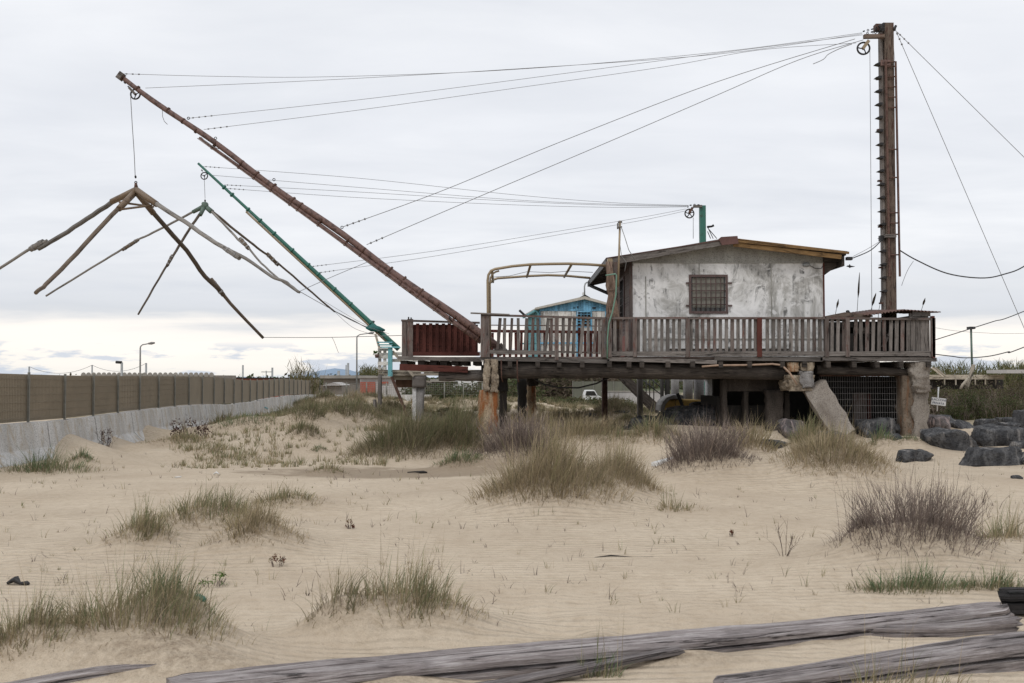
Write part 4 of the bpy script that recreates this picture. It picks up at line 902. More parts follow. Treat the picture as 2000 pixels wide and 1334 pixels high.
# front window
fw = MB(); yy = YH-.035
fw.box(wx0-.06, wx1+.06, yy, YH-.001, wz0-.06, wz0).box(wx0-.06, wx1+.06, yy, YH-.001, wz1, wz1+.06).box(wx0-.06, wx0, yy, YH-.001, wz0, wz1, 'z').box(wx1, wx1+.06, yy, YH-.001, wz0, wz1, 'z')
win = fw.build('window', M['brownframe'], hut)
MB().box(wx0, wx1, YH+.05, YH+.06, wz0, wz1).build('pane', M['glass'], win)
cur = MB(); n_ = 40
for i in range(n_):
    xa = wx0+.04+(wx1-wx0-.08)*i/n_; xb = wx0+.04+(wx1-wx0-.08)*(i+1)/n_; dy = .008*math.sin(i*1.1)
    cur.box(xa, xb, YH+.030+dy, YH+.036+dy, wz0+.10, wz1-.02, 'z')
cur.build('curtain', M['curtain'], win)
mb = MB()
for i in range(6): xx = wx0+(wx1-wx0)*(i+1)/7; mb.tube([(xx, YH-.02, wz0), (xx, YH-.02, wz1)], .011, 6)
for i in range(4): zz = wz0+(wz1-wz0)*(i+1)/5; mb.tube([(wx0, YH-.02, zz), (wx1, YH-.02, zz)], .011, 6)
mb.build('window_bars', M['brownframe'], win)
mb = MB()
for px in (1344, 1427):
    for py in (553, 597): mb.box(X(px-3.5, YH), X(px+3.5, YH), YH-.05, YH-.001, Z(py+1.5, YH), Z(py-1.5, YH))
mb.build('hinge', M['brownframe'], win)
lm = MB().lump(at(1575, 517, YH-.06), (.10, .07, .055), 12, 8, 0.02); lamp = lm.build('wall_lamp', M['greysteel'], hut)
MB().tube([at(1581, 518, YH-.03), at(1592, 524, YH-.02), at(1603, 525, YH-.02), at(1607, 520, YH-.02)], .008, 5).build('lamp_cable', M['cable'], lamp)
# roof
YG = 25.55
eL = Vector((X(1186, YG), 0, Z(505, YG))); rg = Vector((X(1432, YG), 0, Z(465, YG))); eR = Vector((X(1657, YG), 0, Z(493, YG)))
th = .07
MB().prism([(eL.x, eL.z), (rg.x, rg.z-.02), (rg.x, rg.z-.02-th), (eL.x, eL.z-th)], 'y', YG+.05, YR+.35).build('roof', M['darkbeam'], hut)
MB().prism([(rg.x+.001, rg.z-.02), (eR.x, eR.z), (eR.x, eR.z-th), (rg.x+.001, rg.z-.02-th)], 'y', YG+.05, YR+.35).build('roof', M['darkbeam'], hut)
MB().prism([(eL.x-.02, eL.z+.02), (rg.x, rg.z), (rg.x, rg.z-.02), (eL.x-.02, eL.z)], 'y', YG-.04, YR+.4).build('roof_sheet', M['tile'], hut)
MB().beam(at(1188, 512, YG+.01), at(1415, 472, YG+.01), .05, .17).build('fascia', M['grey'], hut)
MB().beam(at(1432, 470, YG-.03), at(1658, 494, YG-.03), .05, .06).build('fascia', M['yellowwood'], hut)
MB().beam(at(1432, 477, YG+.01), at(1643, 502, YG+.01), .05, .115).build('fascia', M['yellowwood'], hut)
MB().prism([(eR.x+.0, eR.z+.025), (rg.x, rg.z+.0), (rg.x, rg.z-.018), (eR.x+.0, eR.z+.005)], 'y', YG-.05, YR+.4).build('roof_sheet', M['yellowwood'], hut)
cap = [at(1403, 467, YG-.06), at(1408, 463, YG-.06), at(1440, 461, YG-.06), at(1442, 476, YG-.06), at(1410, 479, YG-.06)]
MB().prism([(p.x, p.z) for p in cap], 'y', YG-.09, YG-.055).build('ridge_cap', M['tile'], hut)
# eaves: rafters and soffit on both sides
for i in range(7):
    yy = YG+.4+i*.9
    MB().beam((eL.x+.02, yy, eL.z-.12), (x0, yy, Z(497, YH)-.14), .07, .11).build('rafter', M['grey'], hut)
    MB().beam((x1, yy, zr-.12), (eR.x-.05, yy, eR.z-.16), .07, .13).build('rafter', M['darkbeam'], hut)
MB().box(eR.x-.10, eR.x-.03, YG+.1, YR+.3, eR.z-.34, eR.z-.08, 'y').build('eave_board', M['darkbeam'], hut)
MB().prism([(x1+.035, zr-.52), (eR.x-.11, eR.z-.30), (eR.x-.11, eR.z-.10), (x1+.035, zr-.10)], 'y', YH+.02, YH+.08).build('eave_bracket', M['darkbeam'], hut)
MB().box(eL.x-.03, eL.x+.01, YG+.02, YR+.35, eL.z-.16, eL.z-.02, 'y').build('gutter', M['black'], hut)
a_ = at(1151, 550, 31.0)
MB().tube([a_, a_+Vector((.02, 0, -.12)), at(1160, 561, 30.9), at(1188, 573, 30.2)], .055, 8).build('downpipe', M['black'], hut)
mb = MB(); mb.box(X(1656, 25.9), X(1667, 25.9), 25.85, 25.98, Z(508, 25.9), Z(502, 25.9)); mb.build('cable_clamp', M['black'], hut)
# post and things at the left corner of the hut
MB().box(X(1196, 25.35), X(1211, 25.35), 25.35, 25.5, zT, Z(512, 25.35), 'z').build('eave_post', M['greyred'], hut)
mb = MB(); mb.box(X(1187, 25.28), X(1197, 25.28), 25.25, 25.40, Z(518, 25.28), Z(505, 25.28)); mb.build('eave_block', M['bronze'], hut)
bl = MB()
for i in range(11):
    o_ = random.uniform(-5, 5); pts = []; prof = ((511, 4), (535, 5), (560, 7), (575, 6), (600, 9), (612, 9), (640, 14))
    u = (i/10-.5)*2
    for py, hw in prof: pts.append(at(1190+(py-511)*.06+u*hw+random.uniform(-1.2, 1.2), py+random.uniform(-3, 3) if py > 515 else py, 25.15+.05*math.cos(i*2.1)))
    bl.tube(pts, [.03, .03, .035, .02, .05, .045, .06][:len(pts)], 6, jit=.25, flat=.5)
bl.tube([at(1184, 567, 25.08), at(1207, 565, 25.08)], .012, 5); bl.tube([at(1184, 599, 25.05), at(1209, 596, 25.05)], .012, 5)
tag(bl.build('cane_blind', M['blind']), 'bundled brown cane blind tied up at the left corner of the hut', 'blind')
mb = MB(); mb.tube([at(1183, 538, 24.9), at(1202, 535, 24.9), at(1204, 538, 24.9), at(1203, 575, 24.9), at(1196, 610, 24.9), at(1189, 632, 24.9), at(1186.5, 660, 24.88), at(1186, 700, 24.88)], .020, 7)
tag(mb.build('hose', M['hose']), 'thin green hose hanging beside the bundled cane blind down to the deck edge', 'hose')
an = thing('antenna_pole', 'thin pale antenna pole with clamps beside the left roof edge', 'antenna', at(1208, 560, 25.2))
MB().tube([at(1207, 560, 25.2), at(1209, 500, 25.2), at(1211, 431, 25.2)], .026, 8).build('pole', M['bronze'], an)
mb = MB(); mb.box(X(1206.5, 25.2), X(1209, 25.2), 25.15, 25.25, Z(447, 25.2), Z(436, 25.2)); mb.tube([at(1205, 444, 25.15), at(1215, 443, 25.15)], .02, 6); mb.tube([at(1207, 434, 25.2), at(1215, 433, 25.2)], .03, 6); mb.build('clamp', M['greyconc'], an)
MB().tube([at(1214, 445, 25.2), at(1220, 462, 25.2), at(1228, 488, 25.2), at(1240, 507, 25.3)], .010, 5).build('lead_cable', M['greysteel'], an)
MB().tube([at(1210, 470, 25.2), at(1214, 500, 25.2), at(1223, 512, 25.3), at(1220, 530, 25.3)], .008, 5).build('lead_cable', M['greysteel'], an)
# awning frame
aw = thing('awning_frame', 'bare tan steel awning frame arching over the left part of the deck', 'awning frame', at(953, 698, 25.4))
def arc(Y, pts, r, name): return MB().tube([at(a, b, Y) for a, b in pts], r, 10).build(name, M['bronze'], aw)
Y2 = 28.2
FA = [(953, 697), (953, 600), (952.5, 548), (954, 537), (959, 529), (967, 525.5), (1000, 520), (1037, 516.5), (1075, 515.5), (1110, 515), (1150, 516.5), (1184, 519)]
arc(25.4, FA, .036, 'front_arch')
arc(25.44, [(957.5, 697), (957.5, 600), (957, 552), (958, 543), (962, 535), (968, 531), (975, 529)], .024, 'front_arch')
q = [(X(a, 25.4)/Y2*F+1000, 738-(738-b)*25.4/Y2) for a, b in FA]
BA = [(955, 700), (954.5, 620), (954.5, 566), (957, 553), (963, 546.5), (972, 543.5), (1000, 541.5), (1035, 539), (1070, 537.5), (1105, 538.5), (1153, 543)]
arc(Y2, BA, .034, 'rear_arch')
for (a, b), (c, d_) in (((961, 529), (963, 553)), ((1036, 517), (1029, 543)), ((1116, 516), (1102, 543))): MB().tube([at(a, b+1, 25.42), at(c, d_-2, Y2)], .034, 8).build('cross_bar', M['bronze'], aw)
MB().tube([at(965, 541, 26.5), at(995, 539, 26.8), at(1030, 530.5, 26.8), at(1075, 532.5, 26.8), at(1110, 529.5, 26.8), at(1158, 532, 26.8)], .008, 5).build('wire', M['wire'], aw)
# ---- shed with corrugated roof on the right end
sh = thing('deck_shed', 'low dark shed with rusty corrugated roof at the right end of the deck', 'shed', at(1740, 690, 27))
YS = 25.5; sx0, sx1 = X(1617, YS), X(1815, YS)
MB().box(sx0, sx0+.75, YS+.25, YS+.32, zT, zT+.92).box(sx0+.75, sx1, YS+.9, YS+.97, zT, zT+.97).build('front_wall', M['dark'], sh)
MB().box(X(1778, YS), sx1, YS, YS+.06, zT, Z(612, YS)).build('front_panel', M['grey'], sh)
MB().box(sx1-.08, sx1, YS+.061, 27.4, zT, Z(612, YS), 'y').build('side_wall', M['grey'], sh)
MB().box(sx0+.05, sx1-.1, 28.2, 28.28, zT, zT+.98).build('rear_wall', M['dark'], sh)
MB().box(X(1783, YS), X(1818, YS), YS-.04, YS-.005, Z(618, YS), Z(608, YS)).build('fascia', M['grey'], sh)
mb = MB(); mb.beam(at(1724, 678, 25.9), at(1747, 632, 25.9), .05, .06).beam(at(1733, 655, 25.85), at(1741, 650, 25.85), .05, .05); mb.build('brace', M['grey'], sh)
# furniture: dark bench shapes
mb = MB(); mb.box(X(1628, 25.9), X(1700, 25.9), 25.75, 26.1, Z(652, 25.9), Z(640, 25.9)); mb.build('shelf', M['darkbeam'], sh)
def corr(pts, depthv, name, mat, pitch=.09, amp=.018):
    """corrugated sheet spanned by edge p0->p1 and depth vector"""
    p0, p1 = Vector(pts[0]), Vector(pts[1]); dv = Vector(depthv); L = (p1-p0).length; n_ = int(L/pitch*6); mb = MB(); up = (p1-p0).cross(dv).normalized()*-1
    if up.z < 0: up = -up
    for i in range(n_+1):
        t = i/n_; b_ = p0.lerp(p1, t)+up*amp*math.sin(t*L/pitch*2*math.pi)
        mb.v += [tuple(b_), tuple(b_+dv), tuple(b_+dv-up*.006), tuple(b_-up*.006)]
        if i:
            k = (i-1)*4
            for a, b in ((0, 1), (1, 2), (2, 3), (3, 0)): mb.f.append((k+a, k+4+a, k+4+b, k+b)); mb.uv.append([(0, 0)]*4); mb.sm.append(True)
    return mb.build(name, mat, sh)
corr((at(1690, 615.5, 25.35), at(1765, 605.5, 25.35)), (.0, 2.3, .16), 'roof', M['corr'])
corr((at(1765.5, 605, 25.35), at(1838, 609.5, 25.35)), (.0, 2.3, .12), 'roof', M['corr'])
mb = MB(); mb.prism([(X(1612, 25.6), Z(618, 25.6)), (X(1650, 25.6), Z(610, 25.6)), (X(1705, 25.6), Z(616, 25.6)), (X(1705, 25.6), Z(619, 25.6)), (X(1612, 25.6), Z(621, 25.6))], 'y', 25.55, 27.6); mb.build('low_roof', M['mastwood'], sh)
MB().lump(at(1656, 609.5, 25.9), (.05, .05, .05), 8, 6, .2).build('roof_knob', M['black'], sh)
# ================================================================ BROWN BOOM
def wheel(parent, c, r, spokes=3, mat='black', rot=0.3, nm='pulley'):
    c = Vector(c); w_ = MB().ring(c, r*.86, r*.13, (0.12, 1, 0), 28, 8).build(nm, M[mat], parent)
    mb = MB(); mb.tube([c+Vector((0, -.03, 0)), c+Vector((0, .03, 0))], r*.2, 10)
    for i in range(spokes):
        a = rot+2*math.pi*i/spokes; d_ = Vector((math.cos(a), 0, math.sin(a))); p_ = Vector((-d_.z, 0, d_.x))
        mb.tube([c, c+d_*r*.45+p_*r*.06, c+d_*r*.85], [r*.11, r*.085, r*.1], 6)
    mb.build('spokes', M[mat], w_); return w_
def chain(parent, pts, r=.02, name='chain', mat='black'):
    mb = MB(); pts = [Vector(p) for p in pts]
    for a, b in zip(pts[:-1], pts[1:]):
        n_ = max(1, int((b-a).length/(r*4)))
        for i in range(n_): c = a.lerp(b, (i+.5)/n_); mb.ring(c, r, r*.38, (0, 1, 0) if i % 2 else (b-a).cross(Vector((0, 1, 0))), 8, 4)
    return mb.build(name, M[mat], parent)
YO = 25.8
boom = thing('net_boom', 'long brown painted double pole boom slanting up from the deck to the upper left', 'boom', at(978, 682, YO))
A, B = at(236, 149, YO), at(980, 683, YO); nS = 24; axis = (B-A).normalized(); perp = Vector((-axis.z, 0, axis.x)); perp = perp if perp.z < 0 else -perp
pts = [A.lerp(B, i/nS)+perp*.03*math.sin(i*.8) for i in range(nS+1)]; rad = [.062+.036*(i/nS)+random.uniform(-.004, .006) for i in range(nS+1)]
MB().tube(pts, rad, 12, jit=.02).build('upper_pole', M['boom'], boom)
t0, t1 = .215, .955
pts = [A.lerp(B, t0+(t1-t0)*i/16)+perp*(.105+.045*(i/16))+Vector((0, -.03, 0)) for i in range(17)]
MB().tube(pts, [.032+.034*min(1, i/10)+random.uniform(-.003, .004) for i in range(17)], 10, jit=.02).build('lower_pole', M['boom'], boom)
MB().tube([p_+perp*.045+Vector((0, -.075, 0)) for p_ in pts[:-1]], .012, 5).build('edge_strip', M['boomedge'], boom)
for i, t in enumerate((.005, .045, .125, .165, .20, .25, .32, .36, .405, .455, .475, .53, .60, .64, .71, .745, .79, .835, .88, .915, .945)):
    c = A.lerp(B, t); two = t0 < t < t1; r_ = .074+.034*t; m_ = MB()
    m_.tube([c-axis*.022, c+axis*.022], r_, 12)
    if two: m_.tube([c-axis*.022+perp*(.11+.04*t)+Vector((0, -.03, 0)), c+axis*.022+perp*(.11+.04*t)+Vector((0, -.03, 0))], .045+.036*t, 12)
    m_.build('clamp', M['rust'], boom)
for px, py in ((421, 270), (535, 351), (368, 231), (668, 444)):
    c = at(px, py, YO-.02); MB().ring(c, .032, .010, (0, 1, 0), 12, 5).build('eye_bolt', M['black'], boom)
mb = MB(); mb.beam(A-axis*.06, A+axis*.06, .2, .2); mb.build('tip_block', M['grey'], boom)
chain(boom, [at(240, 157, YO), at(247, 166, YO), at(256, 174, YO)], .03)
MB().beam(at(252, 171, YO-.05), at(264, 184, YO-.05), .04, .06).build('pulley_strap', M['grey'], boom)
wheel(boom, at(264.5, 184, YO), .15, 3)
MB().tube([at(317, 213, YO), at(317.5, 228, YO), at(321, 237, YO), at(327, 243, YO)], .008, 5).build('loose_wire', M['wire'], boom)
MB().tube([at(393, 268, YO-.1), at(402, 277, YO-.1), at(417, 287, YO-.1), at(428, 291, YO-.1)], .010, 5).build('loose_wire', M['wire'], boom)
MB().tube([at(800, 567, YO-.1), at(801, 572, YO-.1)], .03, 6).tube([at(803, 566, YO-.1), at(808, 572, YO-.1)], .015, 5).build('rag', M['rust'], boom)
MB().tube([at(879, 617, YO-.1), at(877, 621, YO-.1), at(882, 627, YO-.1)], .015, 5).build('loose_wire', M['black'], boom)
MB().beam(at(972, 676, YO-.1), at(984, 690, YO-.1), .5, .25).build('foot_block', M['greyred'], boom)
# ================================================================ MAST
YM = 27.0
mast = thing('mast', 'tall brown timber mast with rusty ladder and step irons at the right of the hut', 'mast', at(1742, 700, YM))
def quadpost(pts_top, pts_bot, Y, dep, mat, name, parent):
    a0, a1 = at(pts_top[0], pts_top[2], Y), at(pts_top[1], pts_top[2], Y); b0, b1 = at(pts_bot[0], pts_bot[2], Y), at(pts_bot[1], pts_bot[2], Y)
    mb = MB(); P = []
    for l, r in ((b0, b1), (a0, a1)):
        for p_ in (l, r):
            for yy in (0, dep): P.append((p_.x, Y+yy, p_.z))
    mb.box6([Vector(q_) for q_ in P], (a0-b0).length, abs(a1.x-a0.x), dep); return mb.build(name, mat, parent)
quadpost((1728, 1745.5, 44), (1733, 1752.5, 700), YM-.02, .26, M['mastwood'], 'post', mast)
quadpost((1720, 1724, 60), (1727.5, 1732, 700), YM+.05, .2, M['grey'], 'side_timber', mast)
mb = MB()
for py in (150, 250, 350, 440, 520, 590): mb.box(X(1723, YM), X(1731, YM), YM+.08, YM+.18, Z(py+3, YM), Z(py, YM))
mb.build('spacer', M['rust'], mast)
mb = MB(); mb.box(X(1720, YM), X(1730, YM), YM, YM+.2, Z(58, YM), Z(46, YM)); mb.build('head_block', M['rust'], mast)
i = 0; py = 124
while py < 575:
    x_ = 1717.5+(py-124)*.0115; mb = MB()
    mb.prism([(X(x_, YM), Z(py+1.2, YM)), (X(x_+7, YM), Z(py-2, YM)), (X(x_+13, YM), Z(py-1.6, YM)), (X(x_+11, YM), Z(py+3.5, YM))], 'y', YM-.03, YM+.16); mb.build('step_iron', M['black'], mast); py += 26.1
lad = MB(); lad.beam(at(1749.2, 120, YM-.08), at(1757.5, 540, YM-.08), .05, .045, (1, 0, 0)); lad.beam(at(1730, 120, YM-.08), at(1737, 540, YM-.08), .05, .05, (1, 0, 0))
lo = lad.build('ladder', M['ladder'], mast)
for py in (121, 130, 150, 170, 190, 210, 292, 347, 416, 436, 458, 498):
    x_ = (py-120)*.018; MB().tube([at(1731+x_, py, YM-.07), at(1749+x_, py-.5, YM-.07)], .019, 6).build('rung', M['ladder'], lo)
MB().box(X(1729, YM), X(1751, YM), YM-.14, YM-.06, Z(465, YM), Z(459, YM)).build('cross_plate', M['grey'], mast)
MB().box(X(1722, YM), X(1728, YM), YM-.04, YM+.1, Z(470, YM), Z(460, YM)).build('junction_box', M['black'], mast)
MB().box(X(1727, YM), X(1746.5, YM), YM-.06, YM-.022, Z(129, YM), Z(118, YM)).build('collar', M['boom'], mast)
MB().beam(at(1687, 71.5, YM-.05), at(1727, 71, YM-.05), .12, .10).build('arm', M['mastwood'], mast)
MB().beam(at(1697, 79, YM-.12), at(1685, 95, YM-.12), .05, .085).build('pulley_strap', M['bronze'], mast)
wheel(mast, at(1686.5, 94.5, YM), .19, 3, rot=.9)
for a, b in (((1724, 52), (1683, 62)), ((1724, 56), (1690, 66)), ((1722, 60), (1706, 65)), ((1724, 50), (1707, 58)), ((1720, 62), (1700, 63))): chain(mast, [at(a[0], a[1], YM-.05), at(b[0], b[1], YM-.05)], .026)
mb = MB()
for k_ in range(6): mb.tube([at(1716+k_, 52+k_*1.5, YM-.1), at(1727, 45+k_*3, YM-.1)], .03, 6, jit=.3)
mb.tube([at(1745, 60, YM), at(1750, 50, YM)], .035, 6).tube([at(1744, 56, YM), at(1749, 57, YM)], .05, 6); mb.build('wire_lashing', M['black'], mast)
# ---- cables (each its own thing)
def cable(lab, pts, Ys, r=.006, mat='wire', name='rigging_wire', sag=0.0, grp='steel wires rigged to the masts', cat='wire', clips=0):
    P = []
    if not hasattr(Ys, '__len__'): Ys = [Ys]*len(pts)
    W3 = [at(a, b, y_) for (a, b), y_ in zip(pts, Ys)]
    if len(W3) == 2:
        n_ = 18
        for i in range(n_+1): t = i/n_; p_ = W3[0].lerp(W3[1], t); p_.z -= sag*4*t*(1-t); P.append(p_)
    else:
        n_ = len(W3)-1
        for i in range(n_):   # catmull-rom
            p0, p1, p2, p3 = W3[max(0, i-1)], W3[i], W3[i+1], W3[min(n_, i+2)]
            for k_ in range(6):
                t = k_/6; P.append(.5*((2*p1)+(p2-p0)*t+(2*p0-5*p1+4*p2-p3)*t*t+(3*p1-p0-3*p2+p3)*t**3))
        P.append(W3[-1])
    mb = MB().tube(P, r, 5, False)
    L = (P[-1]-P[0]).length; d_ = (P[1]-P[0]).normalized()
    for k_ in range(clips):
        c = P[0]+d_*(.12+k_*.16); mb.tube([c-d_*.02, c+d_*.02], r*3.0, 6)
    o = mb.build(name, M[mat], None); tag(o, lab, cat, grp); return o
WE = 'wire from brown boom to mast head, '
cable(WE+'topmost, tied at the boom tip', ((238, 144), (420, 149), (640, 150), (1000, 136), (1400, 102), (1684, 64)), (25.8, 25.9, 26, 26.3, 26.7, 26.95), clips=3)
cable(WE+'second from top', ((284, 172), (640, 156), (1000, 135), (1400, 106), (1684, 66)), (25.8, 26, 26.3, 26.7, 26.95), clips=0)
cable(WE+'third from top, at the eye bolt', ((368, 231), (700, 195), (1000, 157), (1400, 104), (1686, 68)), (25.8, 26, 26.3, 26.7, 26.95), clips=4)
cable(WE+'fourth from top, tied above second pole', ((398, 253), (700, 215), (1000, 173), (1300, 130), (1480, 98), (1672, 84)), (25.8, 26, 26.3, 26.6, 26.8, 26.95), clips=4)
cable(WE+'upper one of the two tied halfway down', ((670, 443), (860, 374), (1100, 275), (1400, 160), (1670, 76)), (25.8, 26, 26.3, 26.7, 26.95), .009, clips=4)
cable(WE+'lowest of all, tied halfway down', ((716, 478), (950, 378), (1170, 285), (1400, 186), (1560, 117), (1686, 78)), (25.8, 26, 26.3, 26.7, 26.8, 26.95), .009, clips=3)
cable('short loose frayed wire end dangling left of the mast head', ((1664, 86), (1640, 95), (1618, 106), (1608, 116), (1588, 125)), 26.9, .010)
cable('guy wire running from the mast head down right out of the photo', ((1752, 62), (2560, 860)), YM, .008, clips=3)
cable('steeper guy wire running from the mast head down to the right edge', ((1749, 58), (2000, 640), (2090, 856)), YM, .008, clips=3)
cable('pulley rope hanging straight down left of the mast', ((1699, 96), (1703, 612)), YM, .008, name='pulley_rope', cat='rope')
cable('thin line along the right side of the mast head', ((1744, 74), (1748, 122)), YM, .005)
cable('black power cable sagging from the mast to the right edge', ((1756, 488), (1790, 508), (1850, 534), (1915, 543), (1960, 536), (2010, 514), (2120, 430), (2300, 260)), YM, .018, 'cable', 'power_cable', cat='cable', grp='power cables')
cable('thin wire dangling from the sagging black cable', ((1784, 510), (1776, 522), (1769, 536), (1763, 552), (1761, 558)), YM, .006, 'cable', 'loose_wire', cat='wire')
cable('black cable from the right roof corner up to the mast', ((1666, 504), (1700, 489), (1723, 468)), (25.9, 26.5, 27), .014, 'cable', 'power_cable', cat='cable', grp='power cables')
cable('thin grey wire above the black cable between roof corner and mast', ((1666, 501), (1698, 484), (1723, 468)), (25.9, 26.5, 27), .006, 'wire', 'power_cable', cat='cable', grp='power cables')
cable('dark cable rising to the right edge from behind the deck end', ((1826, 664), (1880, 647), (1940, 628), (2000, 608), (2300, 480)), 30, .014, 'cable', 'power_cable', cat='cable', grp='power cables')
cable('lower brown cable sagging right of the deck end', ((1826, 692), (1860, 696), (1885, 699), (1930, 696), (1970, 687), (2000, 678), (2300, 560)), 30, .016, 'cable', 'power_cable', cat='cable', grp='power cables')
cable('faint thin wire between deck end and right edge', ((1826, 640), (1865, 646), (1920, 650), (2000, 651), (2300, 640)), 34, .006, 'wire', 'power_cable', cat='cable', grp='power cables')
# ================================================================ NET FRAMES
def pole3(parent, px, Ys, r0, r1, mat, nm='arm'):
    P = []
    for i in range(len(px)-1):
        for k_ in range(4):
            t = k_/4; P.append(at(px[i][0]*(1-t)+px[i+1][0]*t, px[i][1]*(1-t)+px[i+1][1]*t, Ys[i]*(1-t)+Ys[i+1]*t)+Vector((random.uniform(-.008, .008), 0, random.uniform(-.008, .008))))
    P.append(at(*px[-1], Ys[-1])); n_ = len(P)-1
    return MB().tube(P, [.78*(r0+(r1-r0)*i/n_) for i in range(n_+1)], 9, jit=.04).build(nm, mat, parent)
def splice(parent, a, b, Ya, Yb, r, mat, nr=4):
    pa, pb = at(*a, Ya), at(*b, Yb); d_ = (pb-pa).normalized(); o = MB().tube([pa, pa.lerp(pb, .5), pb], [r*.68, r*.75, r*.66], 8, jit=.08).build('splice', mat, parent)
    mb = MB()
    for i in range(nr): c = pa.lerp(pb, (i+.5)/nr); mb.tube([c-d_*.03, c+d_*.03], r*.82, 8)
    mb.build('lashing', M['greyconc'], o)
nf = thing('fishing_net_rig', 'large four armed net frame of grey and brown poles hanging from the brown boom', 'net frame', at(265, 372, 25.8))
pole3(nf, ((265, 374), (220, 394), (170, 428), (120, 460), (75, 486)), (25.8, 26, 26.3, 26.6, 26.8), .085, .075, M['net1'])
pole3(nf, ((92, 470), (55, 488), (0, 524), (-70, 566)), (26.7, 26.9, 27.2, 27.5), .055, .045, M['net1'])
splice(nf, (60, 487), (85, 472), 26.9, 26.75, .115, M['net1'], 2)
pole3(nf, ((264, 376), (220, 418), (150, 495), (90, 556), (70, 572)), (25.8, 24.8, 23.4, 22.2, 21.6), .08, .055, M['net2'])
pole3(nf, ((265, 376), (310, 428), (365, 490), (400, 540), (430, 568)), (25.8, 26.5, 27.4, 28.0, 28.4), .085, .075, M['net2'])
pole3(nf, ((415, 550), (450, 592), (514, 660)), (28.2, 28.7, 29.5), .068, .055, M['net2'])
splice(nf, (411, 545), (437, 577), 28.2, 28.5, .10, M['net2'], 2)
pole3(nf, ((266, 374), (305, 398), (360, 432), (420, 474), (470, 500)), (25.8, 25.2, 24.4, 23.6, 23.0), .08, .062, M['net1'])
pole3(nf, ((440, 484), (480, 505), (530, 540), (560, 552), (585, 571)), (23.3, 22.9, 22.4, 22.1, 21.8), .055, .038, M['net1'])
splice(nf, (438, 484), (468, 504), 23.3, 23.0, .085, M['net1'], 2)
for a, Ya, b, Yb in (((266, 371), 25.75, (218, 394), 26.0), ((266, 371), 25.75, (306, 399), 25.2), ((265, 374), 25.8, (232, 408), 25.0), ((266, 374), 25.8, (300, 417), 26.3)):
    MB().tube([at(*a, Ya), at(*b, Yb)], [.085, .078], 12).build('sleeve', M['netsleeve'], nf)
MB().tube([at(233, 395, 25.3), at(300, 404, 26.2)], .028, 6).build('brace', M['netsleeve'], nf)
MB().tube([at(236, 409, 25.0), at(297, 401, 25.3)], .028, 6).build('brace', M['netsleeve'], nf)
MB().lump(at(266, 374, 25.75), (.10, .10, .10), 10, 8, .1).build('hub', M['netsleeve'], nf)
chain(nf, [at(264.5, 340, 25.8), at(265.5, 362, 25.8)], .032)
MB().tube([at(265, 357, 25.8), at(266, 368, 25.8)], [.03, .06], 8).build('hook', M['rust'], nf)
cable('rope from the brown boom pulley down to the large net frame', ((255, 187), (258, 240), (262, 300), (264, 345)), 25.8, .010, name='hoist_rope', cat='rope')
cable('level line from the lowest arm tip of the large net frame to the platform', ((514, 659), (640, 659), (790, 655)), (29.5, 28, 26.6), .009, 'wire', 'mooring_line', cat='line', grp='lines from the net frame arms')
cable('loose wire end hanging below the level line at the left', ((648, 658), (653, 668), (661, 689)), 27.8, .006, 'wire', 'loose_wire')
cable('line from the right arm tip of the large net frame down rightwards', ((585, 569), (640, 600), (700, 632), (760, 652)), (21.8, 27, 32, 37), .008, 'wire', 'mooring_line', cat='line', grp='lines from the net frame arms')
cable('line from the right arm tip of the large net frame up behind the boom', ((585, 569), (650, 540), (722, 510)), (21.8, 24, 26), .007, 'wire', 'mooring_line', cat='line', grp='lines from the net frame arms')
# ---- far boom, mast and net frame
YG2 = 38
gb = thing('net_boom', 'thinner green painted boom slanting below the brown one, behind it', 'boom', at(778, 681, YG2))
A2, B2 = at(387, 319, YG2), at(779, 682, YG2); ax2 = (B2-A2).normalized()
MB().tube([A2.lerp(B2, i/16) for i in range(17)], [.045+.055*i/16 for i in range(17)], 10, jit=.02).build('pole', M['greenpaint'], gb)
MB().tube([A2.lerp(B2, .25+.7*i/12)+Vector((-.06, -.05, -.09)) for i in range(13)], .04, 6).build('lower_pole', M['bronze'], gb)
for t in (.13, .17, .25, .31, .38, .47, .55, .6, .68, .76, .86): c = A2.lerp(B2, t); MB().tube([c-ax2*.03, c+ax2*.03], .09+.03*t, 8).build('clamp', M['greenpaint'], gb)
chain(gb, [at(391, 328, YG2), at(398, 338, YG2)], .035); wheel(gb, at(399, 343.5, YG2), .155, 3, rot=.6)
mb = MB(); mb.tube([at(715, 640, YG2-.1), at(725, 640.5, YG2-.15), at(740, 643, YG2-.15), at(752, 645, YG2-.1)], [.04, .14, .12, .03], 8, jit=.25); mb.build('wrapped_net', M['tarp'], gb)
MB().tube([at(724, 636, YG2), at(731, 627, YG2)], .04, 6).build('cleat', M['black'], gb)
gm = thing('mast', 'green steel mast behind the hut roof with its arm and pulley', 'mast', at(1375, 700, 42))
MB().box(X(1369.5, 42), X(1381, 42), 42, 42.25, 0, Z(401, 42), 'z').build('post', M['greenpaint'], gm)
MB().beam(at(1354, 403, 41.95), at(1371, 403, 41.95), .15, .10).build('arm', M['grey'], gm)
wheel(gm, at(1346.5, 417, 41.9), .215, 5); MB().beam(at(1346, 416, 41.8), at(1353, 405, 41.8), .05, .1).build('pulley_strap', M['rust'], gm)
MB().tube([at(1354, 425, 41.9), at(1354, 466, 41.9)], .012, 5).build('rope', M['wire'], gm)
mb = MB(); mb.tube([at(1381, 443, 42), at(1390, 442, 42), at(1394, 440, 42)], .05, 6, jit=.3)
